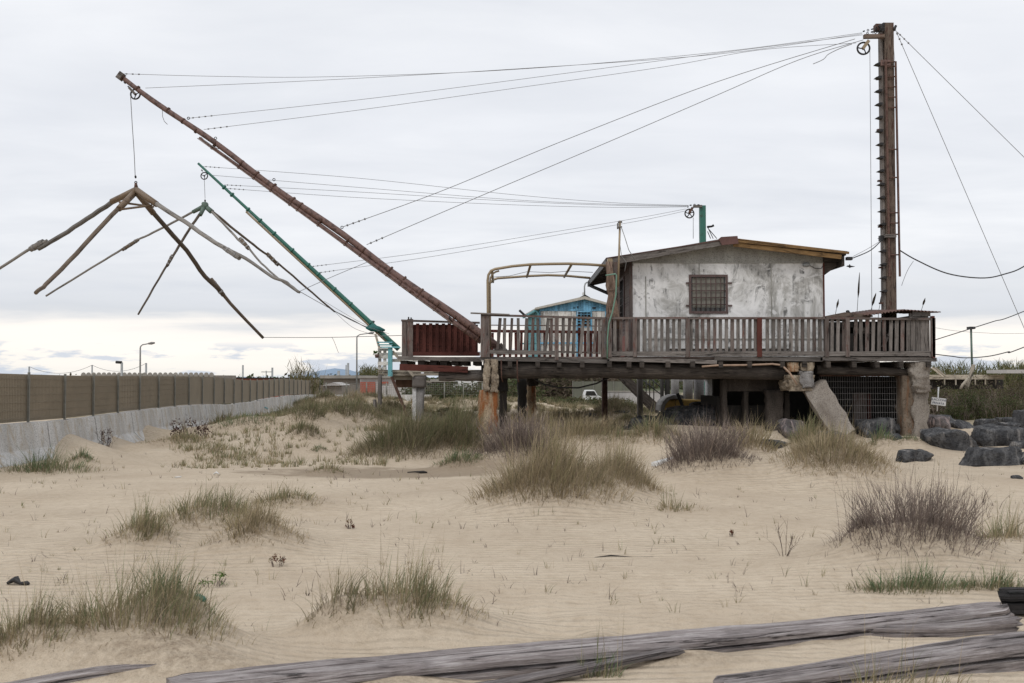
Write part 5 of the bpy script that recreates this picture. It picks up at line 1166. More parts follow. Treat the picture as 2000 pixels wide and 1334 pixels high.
for a, b in (((1383, 446), (1400, 466)), ((1383, 445), (1393, 466)), ((1382, 452), (1388, 466))): mb.tube([at(*a, 42), at(*b, 42)], .018, 5)
mb.build('stay_bundle', M['black'], gm); chain(gm, [at(1368, 400, 41.9), at(1345, 401, 41.9)], .04); chain(gm, [at(1366, 404, 41.9), at(1340, 404, 41.9)], .03)
WG = 'thin wire from green boom to green mast, '
cable(WG+'topmost of the fan', ((396, 325), (700, 348), (1000, 380), (1200, 396), (1345, 401)), (38, 39, 40, 41, 41.9), .008, clips=4, grp='wires of the green boom')
cable(WG+'second of the fan', ((412, 342), (700, 366), (1000, 390), (1200, 399), (1345, 402)), (38, 39, 40, 41, 41.9), .008, grp='wires of the green boom')
cable(WG+'third of the fan', ((438, 361), (700, 375), (1000, 393), (1200, 401), (1345, 403)), (38, 39, 40, 41, 41.9), .008, clips=4, grp='wires of the green boom')
cable(WG+'fourth of the fan', ((444, 368), (700, 386), (1000, 400), (1200, 405), (1340, 404)), (38, 39, 40, 41, 41.9), .008, clips=4, grp='wires of the green boom')
cable(WG+'upper of the two low ones', ((606, 521), (850, 490), (1100, 450), (1250, 425), (1340, 408)), (38, 39, 40, 41, 41.9), .008, clips=4, grp='wires of the green boom')
cable(WG+'lower of the two low ones', ((621, 533), (850, 500), (1100, 457), (1250, 431), (1343, 411)), (38, 39, 40, 41, 41.9), .008, clips=4, grp='wires of the green boom')
n2 = thing('fishing_net_rig', 'smaller four armed net frame hanging from the green boom, behind the large one', 'net frame', at(401, 400, YG2))
pole3(n2, ((399, 402), (350, 428), (300, 454), (265, 470)), (38, 38.5, 39, 39.4), .06, .05, M['net1']); pole3(n2, ((268, 468), (230, 492), (180, 522), (90, 578)), (39.4, 39.7, 40.2, 41), .055, .05, M['net1']); splice(n2, (239, 488), (270, 468), 39.6, 39.4, .10, M['net2'], 3)
pole3(n2, ((400, 404), (375, 440), (350, 480), (328, 517)), (38, 37.2, 36.4, 35.5), .07, .055, M['net2']); pole3(n2, ((334, 505), (310, 545), (270, 614)), (35.8, 35, 33.8), .05, .04, M['net2']); splice(n2, (336, 499), (326, 520), 35.9, 35.4, .075, M['net2'], 3)
pole3(n2, ((402, 402), (435, 435), (465, 468), (485, 485)), (38, 37.5, 37, 36.7), .06, .05, M['net1']); pole3(n2, ((480, 478), (510, 514), (545, 545), (582, 571)), (36.8, 36.2, 35.6, 35), .05, .04, M['net1']); splice(n2, (469, 466), (486, 486), 37, 36.7, .10, M['net2'], 3)
pole3(n2, ((402, 402), (450, 442), (495, 478), (530, 504)), (38, 38.5, 39, 39.4), .065, .055, M['net2']); pole3(n2, ((525, 500), (560, 528), (610, 572), (654, 609)), (39.4, 39.8, 40.4, 41), .055, .045, M['net2']); splice(n2, (521, 495), (544, 518), 39.3, 39.6, .11, M['net2'], 3)
for b, Yb_ in (((377, 414), 38.2), ((391, 420), 37.6), ((412, 414), 37.8), ((416, 414), 38.2)): MB().tube([at(400, 402, 38), at(*b, Yb_)], [.09, .075], 10).build('sleeve', M['greensleeve'], n2)
MB().lump(at(400.5, 401, 37.95), (.13, .13, .13), 10, 8, .1).build('hub', M['greensleeve'], n2); chain(n2, [at(400.5, 387, 38), at(400.5, 397, 38)], .04)
cable('rope from the green boom pulley down to the smaller net frame', ((399, 350), (400.5, 388)), 38, .010, name='hoist_rope', cat='rope')
cable('dark line from the smaller net frame arm tip to the wrapped green net', ((654, 608), (690, 626), (720, 641), (745, 643)), (41, 40, 39, 38), .018, 'cable', 'mooring_line', cat='line', grp='lines from the net frame arms')
cable('thin line below the dark line of the smaller net frame', ((654, 609), (690, 640), (735, 655), (765, 664)), (41, 40, 39, 38), .008, 'wire', 'mooring_line', cat='line', grp='lines from the net frame arms')
cable('upper thin line from the smaller net frame to the far platform', ((633, 588), (690, 622), (740, 648), (770, 668)), (40.7, 40, 39, 38), .008, 'wire', 'mooring_line', cat='line', grp='lines from the net frame arms')
# ================================================================ FAR PLATFORM AND BLUE HUT
fp = thing('far_platform', 'pale bleached timber platform on mixed piles behind the side platform', 'platform', at(860, 830, 38))
YP = 38
for i, (a, b, p0, p1) in enumerate(((738, 1215, 722.5, 727.5), (739, 1215, 729, 733.5))): MB().box(X(a, YP), X(b, YP), YP-i*.02, YP+.2, Z(p1, YP), Z(p0, YP)).build('edge_beam', M['cream'], fp)
mb = MB(); y = YP+.02
while y < 44: mb.box(X(740, YP), X(1225, YP), y, y+.2, Z(722, YP)-.05, Z(722, YP)-.005); y += .21
mb.build('deck_boards', M['cream'], fp)
for px in (752, 790, 832, 866, 900, 940): MB().box(X(px, YP)-.1, X(px, YP)+.1, YP+.22, 43.8, Z(733, YP), Z(724, YP), 'y').build('joist', M['darkbeam'], fp)
MB().box(X(762, YP), X(830, YP), YP+.25, YP+.6, Z(742, YP), Z(733.5, YP)).build('cross_beam', M['cream'], fp)
MB().box(X(768, YP), X(808, YP), YP+.8, YP+1.1, Z(757, YP), Z(738, YP)).build('brick_pier', M['brickfar'], fp)
pw = pile(fp, 806, 828, 756, 802, 824, 832, YP-.1, .5, M['greyconc'], 'pile', 6, .005)
pile(pw, 804, 831, 735, 804, 830, 757, YP-.25, .75, M['grey'], 'pile_cap', 4, .01)
MB().box(X(805.5, YP-.14), X(813, YP-.14), YP-.135, YP-.1, 0, Z(757, YP), 'z').build('white_face', M['whiteconc'], pw)
pile(fp, 738, 745, 733, 737, 744, 834, YP-.2, .25, M['grey'], 'pile', 6, .01)
MB().beam(at(765, 736, YP-.3), at(801, 826, YP-.4), .08, .10).build('strut', M['rust'], fp)
pile(fp, 1181, 1186, 733, 1180, 1186, 822, 41, .3, M['rust'], 'pile', 4, 0)
for px in (1313, 1345, 1392): pass
MB().beam(at(767, 686, YP-.2), at(808, 735, YP-.3), .06, .09).build('strut', M['cream'], fp)
wr = thing('white_pallet_rail', 'flaking white pallet railing at the left corner of the far platform', 'railing', at(760, 722, YP))
for py, h_ in ((683, 5), (695, 11), (710, 7)): MB().box(X(738.5, YP), X(765, YP), YP-.15, YP-.1, Z(py+h_/2, YP), Z(py-h_/2, YP)).build('slat', M['whitewood'], wr)
for px in (742, 752, 762): MB().box(X(px-3, YP), X(px+3, YP), YP-.095, YP-.05, Z(722, YP), Z(682, YP), 'z').build('post', M['whitewood'], wr)
for py in (691, 704): MB().box(X(766, YP), X(1040, YP), YP-.05, YP, Z(py+3, YP), Z(py-3, YP)).build('slat', M['whitewood'], wr)
tf = thing('teal_bracket', 'pale teal timber bracket and rails where the green boom meets the far platform', 'bracket', at(762, 735, YP-.3))
MB().box(X(757.5, YP-.3), X(766, YP-.3), YP-.3, YP-.2, Z(735, YP), Z(680, YP), 'z').build('post', M['tealwood'], tf)
for a, b, p_ in ((739, 768, 669), (741, 768, 674), (745, 783, 678.5)): MB().box(X(a, YP), X(b, YP), YP-.36, YP-.305, Z(p_+1.4, YP), Z(p_-1.2, YP)).build('rail', M['tealwood'], tf)
MB().beam(at(733, 652, YP-.3), at(741, 680, YP-.3), .06, .08).build('strut', M['cream'], tf)
pp = thing('potted_plant', 'small potted plant hanging on the outside of the white pallet railing', 'potted plant', at(736, 698, YP-.2))
MB().tube([at(736, 699, YP-.25), at(736, 692, YP-.25)], [.06, .09], 10).build('pot', M['corr'], pp)
l = leaves(tuple(at(734.5, 692, YP-.25)), (.17, .15, .15), 160, .035, (.6, .3)); grid_mesh('foliage', l[0], l[1], M['brightgreen'], l[2], pp)
def shear(mb):
    mb.v = [(x-.1*max(0, y-39.5), y, z) for x, y, z in mb.v]; return mb
bh = thing('blue_hut', 'sky blue and white boarded hut with pale roof seen beyond the deck', 'hut', at(1120, 722, 40))
YB2 = 39.5; bx0, bx1 = X(1054, YB2), X(1185, YB2); bz = Z(722, YP); bt = Z(607.5, YB2)
pk = (X(1141, YB2), Z(582.5, YB2)); lw = (bx0, Z(603.5, YB2)); rw = (bx1, Z(594.5, YB2))
wa, wb, wc, wd = X(1129, YB2), X(1153, YB2), Z(637, YB2), Z(608, YB2)
mb = MB(); n_ = 14
for i in range(n_):
    xa, xb = bx0+(bx1-bx0)*i/n_, bx0+(bx1-bx0)*(i+1)/n_-.01
    if xb < wa+.05 or xa > wb-.05: mb.box(xa, xb, YB2, YB2+.08, bz, bt, 'z')
    else: mb.box(xa, xb, YB2, YB2+.08, bz, wc, 'z')
mb.build('wall', M['whitewood'], bh)
MB().box(bx0+.02, bx1-.02, YB2+.05, YB2+.3, bz, wc-.02).build('inner_wall', M['whitewood'], bh)
mb = MB(); n_ = 26
def roofz(x_): return lw[1]+(pk[1]-lw[1])*(x_-bx0)/(pk[0]-bx0) if x_ < pk[0] else pk[1]+(rw[1]-pk[1])*(x_-pk[0])/(bx1-pk[0])
for i in range(n_):
    xa, xb = bx0+(bx1-bx0)*i/n_, bx0+(bx1-bx0)*(i+1)/n_-.006
    mb.prism([(xa, bt), (xb, bt), (xb, roofz(xb)), (xa, roofz(xa))], 'y', YB2-.03, YB2+.06)
mb.build('gable', M['bluewood'], bh)
mb = MB()
for px in (1054.5, 1127, 1155, 1183.5): mb.box(X(px-1.3, YB2), X(px+1.3, YB2), YB2-.05, YB2-.005, bz, bt-.01, 'z')
mb.box(bx0, bx1, YB2-.06, YB2-.051, Z(671.5, YB2), Z(668.5, YB2)); mb.build('trim', M['bluewood'], bh)
w2 = MB().box(wa, wb, YB2-.01, YB2+.0, wc-.05, wc).box(wa, wb, YB2-.06, YB2-.031, wd-.04, wd).build('window', M['bluewood'], bh)
MB().box(wa, wb, YB2+.045, YB2+.049, wc, wd).build('pane', M['glass'], w2)
mb = MB()
for i in (1, 2, 3): mb.beam((wa+(wb-wa)*i/4, YB2-.02, wc), (wa+(wb-wa)*i/4, YB2-.02, wd), .02, .03)
for i in (1, 2, 3, 4): mb.beam((wa, YB2-.02, wc+(wd-wc)*i/5), (wb, YB2-.02, wc+(wd-wc)*i/5), .02, .03)
mb.build('window_bars', M['bluewood'], w2)
shear(MB().box(bx0, bx0+.08, YB2+.1, 43.5, bz, lw[1], 'y').box(bx1-.08, bx1, YB2+.1, 43.5, bz, rw[1], 'y').box(bx0+.08, bx1-.08, 43.4, 43.5, bz, lw[1])).build('side_wall', M['tealwood'], bh)
re0, rp, re1 = (X(1045, 39.3), Z(602, 39.3)), (X(1142, 39.3), Z(579.5, 39.3)), (X(1192, 39.3), Z(594, 39.3))
shear(MB().prism([(re0[0], re0[1]), (rp[0], rp[1]), (re1[0], re1[1]), (re1[0], re1[1]-.07), (rp[0], rp[1]-.08), (re0[0], re0[1]-.07)], 'y', 39.35, 43.9)).build('roof', M['roofwhite'], bh)
MB().prism([(re0[0], re0[1]+.02), (rp[0], rp[1]+.02), (re1[0], re1[1]+.02), (re1[0], re1[1]-.05), (rp[0], rp[1]-.10), (re0[0], re0[1]-.05)], 'y', 39.25, 39.348).build('barge_board', M['roofwhite'], bh)
MB().prism([(X(1131, 39.4), Z(581.5, 39.4)), (X(1143, 39.4), Z(575.5, 39.4)), (X(1153, 39.4), Z(581.5, 39.4)), (X(1142, 39.4), Z(579, 39.4))], 'y', 39.3, 43.5).build('ridge_cap', M['dark'], bh)
MB().tube([at(1142, 582, 41), at(1141.5, 560, 41), at(1143, 554, 41), at(1147, 551, 41)], .03, 7).build('flue', M['greysteel'], bh)
MB().box(X(1138, 41), X(1143, 41), 41, 41.12, Z(576, 41), Z(571, 41)).build('flue_base', M['white'], bh)
MB().box(X(1157, YB2), X(1164, YB2), YB2-.06, YB2-.035, Z(603, YB2), Z(600, YB2)).build('vent', M['black'], bh)
MB().tube([at(1128.5, 598, YB2-.06), at(1128.5, 601.5, YB2-.06)], .03, 6).build('lamp', M['black'], bh)
shear(MB().box(X(1046, 39.4)-.04, X(1046, 39.4)+.04, 39.4, 43.8, re0[1]-.13, re0[1]-.05, 'y')).build('gutter', M['tealwood'], bh)
MB().tube([at(1046, 606, 39.4), at(1051, 612, 39.4), at(1052, 640, 39.4), at(1052, 718, 39.4)], .035, 7).build('downpipe', M['tealwood'], bh)
MB().box(X(1015, YB2), X(1052, YB2), YB2+.3, YB2+.36, Z(690, YB2), Z(683, YB2)).box(X(1015, YB2), X(1052, YB2), YB2+.3, YB2+.36, Z(672, YB2), Z(669, YB2)).build('side_rail', M['tealwood'], bh)
cable('short black pole end sticking up left of the blue hut', ((1014, 606), (1026, 617)), 38.8, .05, 'black', 'pole_end', cat='pole', grp='')
# stairs and supports seen under the deck
stt = thing('stair_flight', 'dark timber staircase with thin rails seen under the deck beside the yellow hull', 'stairs', at(1285, 800, 37))
MB().beam(at(1208, 728, 37), at(1287, 801, 37), .1, .30).build('stringer', M['darkbeam'], stt)
MB().beam(at(1205, 733, 38.4), at(1275, 803, 38.4), .08, .12).build('stringer', M['grey'], stt)
for i in range(9):
    t = i/9+.05; p_ = at(1208, 728, 37).lerp(at(1287, 801, 37), t); MB().box(p_.x-.12, p_.x+.12, 37.05, 38.35, p_.z-.02, p_.z+.02).build('tread', M['darkbeam'], stt)
mb = MB()
for a, b in (((1250, 738), (1300, 778)), ((1268, 738), (1310, 772)), ((1282, 738), (1312, 762))): mb.tube([at(*a, 37), at(*b, 37)], .022, 5)
for px in (1262, 1269, 1277): mb.tube([at(px, 735, 37), at(px, 782, 37)], .02, 5)
mb.build('handrail', M['black'], stt)
und = thing('pillar_row', 'row of grey and white concrete pillars under the rear of the hut', 'pillars', at(1350, 800, 34))
for a, b, p1, m_, yy in ((1292, 1297, 800, 'dark', 36), (1301, 1309, 798, 'dark', 36), (1313, 1327, 803, 'greyconc', 35), (1337, 1354, 803, 'greyconc', 34.5), (1358, 1376, 808, 'greyconc', 34), (1380, 1400, 808, 'whiteconc', 33.5)):
    pile(und, a, b, 735, a, b, 822, yy, .4, M[m_], 'pillar', 4, .004)
MB().box(X(1378, 33.4), X(1402, 33.4), 33.35, 33.9, Z(741, 33.4), Z(731, 33.4)).build('pillar_cap', M['white'], und)
MB().box(X(1312, 36), X(1378, 36), 36, 36.2, Z(745, 36), Z(733, 36)).build('lintel', M['greyconc'], und)
hull = thing('pedal_boat', 'faded yellow boat hull with grey rounded bow lying under the hut', 'boat', at(1335, 802, 34))
HP = [(-1, .0), (-.98, .35), (-.8, .75), (-.45, .97), (-.1, 1.0), (-.05, .72), (.75, .70), (.95, .35), (1.0, .0)]
cx_, hw_ = X(1336, 34), (X(1385, 34)-X(1288, 34))/2; zb_, hh_ = Z(803, 34), Z(770, 34)-Z(803, 34)
MB().prism([(cx_+u*hw_*.98, zb_+v_*hh_*.93) for u, v_ in [(-.93, 0), (-.85, .4), (-.7, .72), (-.1, .76), (.75, .72), (.95, .35), (1., 0)]], 'y', 33.8, 34.9).build('hull', M['yellow'], hull, .05)
arcp = [(-1, 0), (-.98, .35), (-.9, .6), (-.75, .82), (-.5, .97), (-.25, 1.0), (-.08, .93), (-.06, .74), (-.6, .74), (-.8, .4), (-.86, 0)]
MB().prism([(cx_+u*hw_, zb_+v_*hh_) for u, v_ in arcp], 'y', 33.72, 34.95).build('bow_rim', M['greyconc'], hull, .02)
MB().ring((cx_-.25*hw_, 33.76, zb_+hh_*.5), .14, .008, (0, 1, 0), 20, 4).build('hatch_ring', M['dark'], hull)
MB().box(cx_-hw_*.6, cx_+hw_*.3, 33.76, 33.79, zb_+.02, zb_+.12).build('slot', M['dark'], hull)
MB().beam(at(1323, 768, 33.6), at(1335, 798, 33.6), .06, .10, (1, 0, 0)).build('oar_stub', M['black'], hull)
# bird
bd = MB(); c = at(1660, 520.5, 26)
bd.tube([c+Vector((-.09, 0, .0)), c+Vector((-.06, 0, .01)), c, c+Vector((.07, 0, 0)), c+Vector((.13, 0, 0))], [.006, .02, .028, .016, .004], 8)
bd.prism([(c.x-.02, c.z+.02), (c.x+.02, c.z+.02), (c.x-.035+.03, c.z+.065), (c.x-.05+.03, c.z+.05)], 'y', c.y-.004, c.y+.004)
bd.prism([(c.x-.02, c.z-.02), (c.x+.02, c.z-.01), (c.x-.0, c.z-.045), (c.x-.035, c.z-.03)], 'y', c.y-.02, c.y-.012)
tag(bd.build('bird', M['black']), 'small dark bird gliding beside the right eave of the hut', 'bird')
# ================================================================ BARRIER AND FENCE
PX = [55, 126, 182, 230, 272.6, 309.7, 341, 369, 395, 418, 438, 457, 473, 488.6, 502, 514.6, 525.7, 535.6, 545, 555, 565, 574, 581.6, 589, 597, 605, 611.6, 624.6]
FY = [822.7, 817, 810.5, 804.4, 800, 795.4, 792.2, 789.5, 788.7, 788.5, 788, 787.4, 785.5, 783.8, 781, 778, 776.5, 774.8, 773, 772.3, 771, 770.6, 770.2, 770, 769.9, 769.8, 769.7, 769.7]
TY = [731, 733, 734, 734.3, 734.5, 734.7, 735, 735, 735.5, 736, 738, 740, 741.5, 742.5, 742.7, 742, 741.5, 740.5, 740, 739, 740, 741, 742, 742, 743, 743, 742, 742]
YY = [20+1.61*i for i in range(28)]
foot = [at(a, b, y_) for a, b, y_ in zip(PX, FY, YY)]; top = [at(a, b, y_) for a, b, y_ in zip(PX, TY, YY)]
dl = (foot[0]-foot[1]); foot = [foot[0]+dl*3, foot[0]+dl*2, foot[0]+dl]+foot; top = [Vector((f.x, f.y, 1.79)) for f in foot[:3]]+top
fn = thing('screen_fence', 'long olive brown mesh fence with grey posts standing on the concrete barrier', 'fence', foot[3])
for i, (f, t) in enumerate(zip(foot, top)):
    nm_ = MB().box(f.x-.02, f.x+.022, f.y-.02, f.y+.015, f.z-.10, t.z+(.04 if i % 2 else .03), 'z').build('post', M['fpost'], fn)
    MB().box(f.x+.031, f.x+.055, f.y-.06, f.y+.06, f.z-.12, f.z-.02).build('foot_clamp', M['black'], nm_)
for i in range(len(foot)-1):
    f0, f1, t0_, t1_ = foot[i], foot[i+1], top[i], top[i+1]; off = Vector((-.035, 0, 0)); mb = MB(); n_ = 12
    L = (f1-f0).length
    for a, b, z_ in ((0, 1, 0),):
        P = [f0+off, f0+off+Vector((-.012, 0, 0)), t0_+off, t0_+off+Vector((-.012, 0, 0)), f1+off, f1+off+Vector((-.012, 0, 0)), t1_+off, t1_+off+Vector((-.012, 0, 0))]
        # order l,w,h
        mb.box6([P[1], P[3], P[0], P[2], P[5], P[7], P[4], P[6]], L, .012, 1)
    pn = mb.build('mesh_panel', M['fenceg'], fn)
    if i < 10:
        wr_ = MB(); nv = 26 if i < 6 else 14
        for k_ in range(nv): t = (k_+.5)/nv; a, b = f0.lerp(f1, t), t0_.lerp(t1_, t); o_ = Vector((-.018, 0, 0)); wr_.tube([a+o_, b+o_], .003, 4, False)
        for k_ in range(6): t = (k_+.4)/6; a, b = f0.lerp(t0_, t), f1.lerp(t1_, t); o_ = Vector((-.016, 0, 0)); wr_.tube([a+o_, b+o_], .004, 4, False)
        wr_.build('mesh_wires', M['fenceg'], pn)
def alongfence(n_):
    """point on the barrier crest at post number n_ (fractional)"""
    n_ += 3; i = max(0, min(len(foot)-2, int(math.floor(n_)))); return foot[i].lerp(foot[i+1], n_-i)
ordn = ['cut by the left edge', 'second from the left edge', 'third from the left edge', 'fourth from the left edge', 'fifth from the left edge', 'sixth from the left edge', 'seventh from the left edge', 'eighth from the left edge', 'ninth from the left edge', 'tenth from the left edge', 'eleventh from the left edge', 'twelfth, bearing a teal paint mark', 'thirteenth from the left edge', 'fourteenth from the left edge', 'fifteenth from the left edge', 'sixteenth from the left edge', 'seventeenth from the left edge', 'eighteenth from the left edge', 'nineteenth from the left edge', 'last at the far end of the row']
n_ = -2.69
for s_ in range(20):
    a, b = alongfence(n_+.012), alongfence(n_+1.5); n_ += 1.52
    if n_ > 26.5: break
    d_ = (b-a).normalized(); sd_ = Vector((d_.y, -d_.x, 0)).normalized(); mb = MB(); za, zb2 = a.z-.03, b.z-.03
    prof = [(-.12, 0), (.12, 0), (.17, -.30), (.20, -.52), (.42, -.74), (.42, -.80), (.42, -1.2), (-.42, -1.2), (-.42, -.74), (-.20, -.52)]
    k = len(mb.v); m_ = len(prof); dz1 = random.uniform(-.015, .015)
    for q_, dz in ((a, dz1), (b, dz1)):
        for u, v_ in prof: p_ = q_+sd_*u; mb.v.append((p_.x, p_.y, q_.z-.03+v_+dz))
    for j in range(m_): a_, b_ = k+j, k+(j+1) % m_; mb.f.append((a_, a_+m_, b_+m_, b_)); mb.uv.append([(0, 0)]*4); mb.sm.append(False)
    mb.f.append(tuple(range(k, k+m_))); mb.uv.append([(0, 0)]*m_); mb.sm.append(False); mb.f.append(tuple(range(k+2*m_-1, k+m_-1, -1))); mb.uv.append([(0, 0)]*m_); mb.sm.append(False)
    idx = min(s_, 19) if n_+1.52 < 26.5 else 19
    br = mb.build('concrete_barrier', M['barrier'], None, .012); tag(br, 'concrete barrier segment under the mesh fence, '+ordn[idx], 'barrier', 'concrete barrier segments under the fence')
    if s_ == 11:
        mb = MB(); c = a.lerp(b, .45)+sd_*.19; c.z = a.z-.42
        for r_ in range(5): p_ = c+d_*(r_*.16-.3)+Vector((0, 0, random.uniform(-.04, .08))); q2 = p_+d_*.16+Vector((0, 0, random.uniform(-.03, .09))); mb.tube([p_, q2], .022, 5)
        mb.build('paint_mark', M['tealwood'], br)
# ================================================================ ROCKS
def rock(lab, px, py, hw, hh, mat='rock', dy=.9, seed=0, rot=0, up=.55, Y=None, amp=.16, nm='boulder'):
    g = ground_at(px, py+hh) if Y is None else at(px, py, Y); Yc = g.y; s = Yc/F
    rx = hw*s; rz = hh*2*s/(1+up)*1.06; rx *= 1.1; ry = rx*dy; c = at(px, py, Yc+ry*.5); zc = c.z+hh*s-rz
    mb = MB().boulder((c.x, Yc+ry*.5, zc), (rx, ry, rz*1.32), seed)
    tag(mb.build(nm, M[mat]), lab, 'rock', 'rocks around the piles')
rock('pyramid shaped dark grey boulder in front of the wire mesh', 1709, 834, 40, 21, seed=1)
rock('small round boulder between the pyramid shaped one and the sand', 1746, 858, 27, 12, seed=2)
rock('flat dark rock under the right concrete pillar', 1815, 825, 42, 15, seed=3, mat='rocklichen')
rock('long dark rock at the foot of the hedge right of the pillar', 1872, 830, 36, 11, seed=4)
rock('broad dark boulder with sand before it, middle of the right rock pile', 1856, 858, 50, 22, seed=5)
rock('largest smooth dark boulder at the right edge of the photo', 1948, 850, 56, 22, seed=6)
rock('low dark rock behind the largest smooth boulder', 1927, 826, 26, 10, seed=7)
rock('tall dark boulder cut by the right edge of the photo', 1996, 818, 26, 22, seed=8)
rock('flat dark rock half buried in sand in front of the pile', 1782, 890, 38, 13, seed=9, dy=.7)
rock('long flat boulder lying nearest in the right rock pile', 1938, 890, 62, 20, seed=10, dy=.6)
rock('small rock at the right edge above the nearest long one', 1994, 868, 20, 8, seed=11)
rock('low rock peeping out behind the broad dark boulder', 1776, 843, 26, 6, seed=12)
rock('little dark rock in the gap at the far right', 1970, 832, 24, 8, seed=13)
rock('tiny flat dark stone in the sand at the right edge', 1987, 932, 12, 4, seed=14)
rock('pale lichen covered boulder below the broken pillar', 1540, 838, 32, 20, 'rocklichen', seed=15)
rock('dark rock at the foot of the lichen covered boulder', 1508, 866, 32, 12, seed=16)
rock('dark rock wedged under the leaning slab', 1622, 852, 44, 12, seed=17)
rock('huge flat slab of rock under the hut', 1352, 812, 78, 22, 'rock', seed=18, dy=.6, Y=26.6)
rock('wedge shaped dark rock sloping left from the huge slab', 1270, 826, 44, 15, seed=19, dy=.6, Y=26.2)
rock('narrow dark rock left tip of the rock heap under the hut', 1252, 848, 20, 9, seed=20, Y=26.3)
rock('pale topped rock on the huge slab', 1362, 800, 52, 9, 'rocklichen', seed=21, Y=30)
rock('grey rock behind the pale topped one', 1378, 790, 30, 7, 'rock', seed=22, Y=31)
rock('dark rock left of the red steel pile', 1160, 814, 20, 8, seed=23)
rock('dark rock between the red steel pile and the grey post', 1213, 808, 34, 13, seed=24)
rock('small dark rock right of the grey post', 1277, 802, 16, 10, seed=25)
# ================================================================ DRIFTWOOD BEAMS
def rough(lab, P0, P1, w_, h_, mat, seg=60, seed=0, taper=(1, 1), nm='timber_beam', off=0):
    """sawn beam worn by the sea: chipped edges, splits, slight bend"""
    pts = []; P0, P1 = Vector(P0), Vector(P1); d_ = (P1-P0); L = d_.length; d_.normalize(); sd = d_.cross(Vector((0, 0, 1))).normalized(); up = sd.cross(d_)
    prof = [(-.5, -.42), (-.46, .40), (-.40, .48), (.02, .5), (.06, .42), (.10, .49), (.40, .46), (.49, .30), (.49, .10), (.26, .03), (.49, -.04), (.47, -.45), (0, -.5)]
    mb = MB(); m_ = len(prof); uo = mb._uvoff(); per = [0]
    for j in range(m_): per.append(per[-1]+math.dist(prof[j], prof[(j+1) % m_])*w_)
    for i in range(seg+1):
        t = i/seg; sc_ = taper[0]+(taper[1]-taper[0])*t; e_ = min(1, min(t, 1-t)*30+.55)
        c = P0+d_*L*t+up*(.012*math.sin(t*5+seed))
        for j, (u, v_) in enumerate(prof):
            q = Vector((t*L*1.8, j*1.7, seed*3.3)); n1 = mnoise.noise(q)*.07+mnoise.noise(q*4)*.035
            gx = -.55*max(0, min(1, (mnoise.noise(Vector((t*L*.8, 3.1, seed)))+.22)*3)) if j == 4 else 0
            if j == 9: u = .475-.24*max(0, min(1, (mnoise.noise(Vector((t*L*.6, 8.1, seed)))+.35)*3))
            p_ = c+sd*(u*w_*sc_*(1+n1)*e_)+up*((v_+gx)*h_*sc_*(1+n1)); 
            if i in (0, seg): p_ += d_*random.uniform(-.04, .04)
            mb.v.append(tuple(p_))
    for i in range(seg):
        for j in range(m_):
            a, b = i*m_+j, i*m_+(j+1) % m_; mb.f.append((a, a+m_, b+m_, b)); u0, u1 = uo[0]+L*i/seg, uo[0]+L*(i+1)/seg
            mb.uv.append([(u0, uo[1]+per[j]), (u1, uo[1]+per[j]), (u1, uo[1]+per[j+1]), (u0, uo[1]+per[j+1])]); mb.sm.append(False)
    mb.f.append(tuple(range(m_-1, -1, -1))); mb.uv.append([(0, j*.02) for j in range(m_)]); mb.sm.append(False)
    mb.f.append(tuple(range(seg*m_, seg*m_+m_))); mb.uv.append([(0, j*.02) for j in range(m_)]); mb.sm.append(False)
    o = mb.build(nm, M[mat]); tag(o, lab, 'beam', 'driftwood beams at the front'); return o
def gp(px, py, dz=0): g = ground_at(px, py); return Vector((g.x, g.y, hz(g.x, g.y)+dz))
rough('long silver grey driftwood beam lying across the whole foreground', gp(330, 1370, .0), gp(1960, 1208, .045), .25, .145, 'drift', 160, 1, (1.22, .85))
rough('lower split beam lying in front of the right end of the long beam', gp(1650, 1245, .0), gp(1984, 1238, .035), .14, .12, 'drift', 40, 2, (.5, 1.0))
rough('thin split strip of wood under the left half of the long beam', gp(640, 1395, .0), gp(1330, 1296, .0), .12, .07, 'drift', 60, 3, (.9, .5))
rough('worn beam coming in at the bottom right corner', gp(1400, 1352, .01), gp(2080, 1292, .07), .24, .17, 'drift', 60, 4, (.75, 1.1))
rough('thin half buried beam behind the near left grass', gp(-40, 1354, -.02), gp(330, 1332, -.04), .12, .08, 'drift', 50, 5, (1., .7))

rough('charred black beam end at the right edge', gp(1958, 1198, .07), gp(2120, 1200, .08), .20, .16, 'driftblack', 20, 7)
rock('angular dark rock between the flat rock and the broad boulder', 1822, 845, 26, 12, seed=31)
rock('dark rock behind the pyramid shaped boulder', 1738, 838, 28, 12, seed=32)
rock('dark rock at the back of the right pile beside the pillar', 1835, 818, 30, 9, seed=33)
rock('rounded dark rock at the back right edge of the pile', 1962, 822, 26, 10, seed=34)
rock('dark rock low at the right of the nearest long boulder', 2010, 895, 26, 14, seed=35)
rock('dark rock leaning on the huge slab under the hut', 1310, 838, 34, 14, seed=36, Y=27.5)
rock('dark rock in the shade beside the recess', 1385, 838, 34, 20, seed=37, Y=27.4)
rock('dark stone at the left tip of the rock heap under the deck', 1238, 838, 22, 9, seed=41, Y=26.5)
rock('dark flat stone in the grass before the rock heap under the deck', 1300, 850, 30, 10, seed=42, Y=25.2)
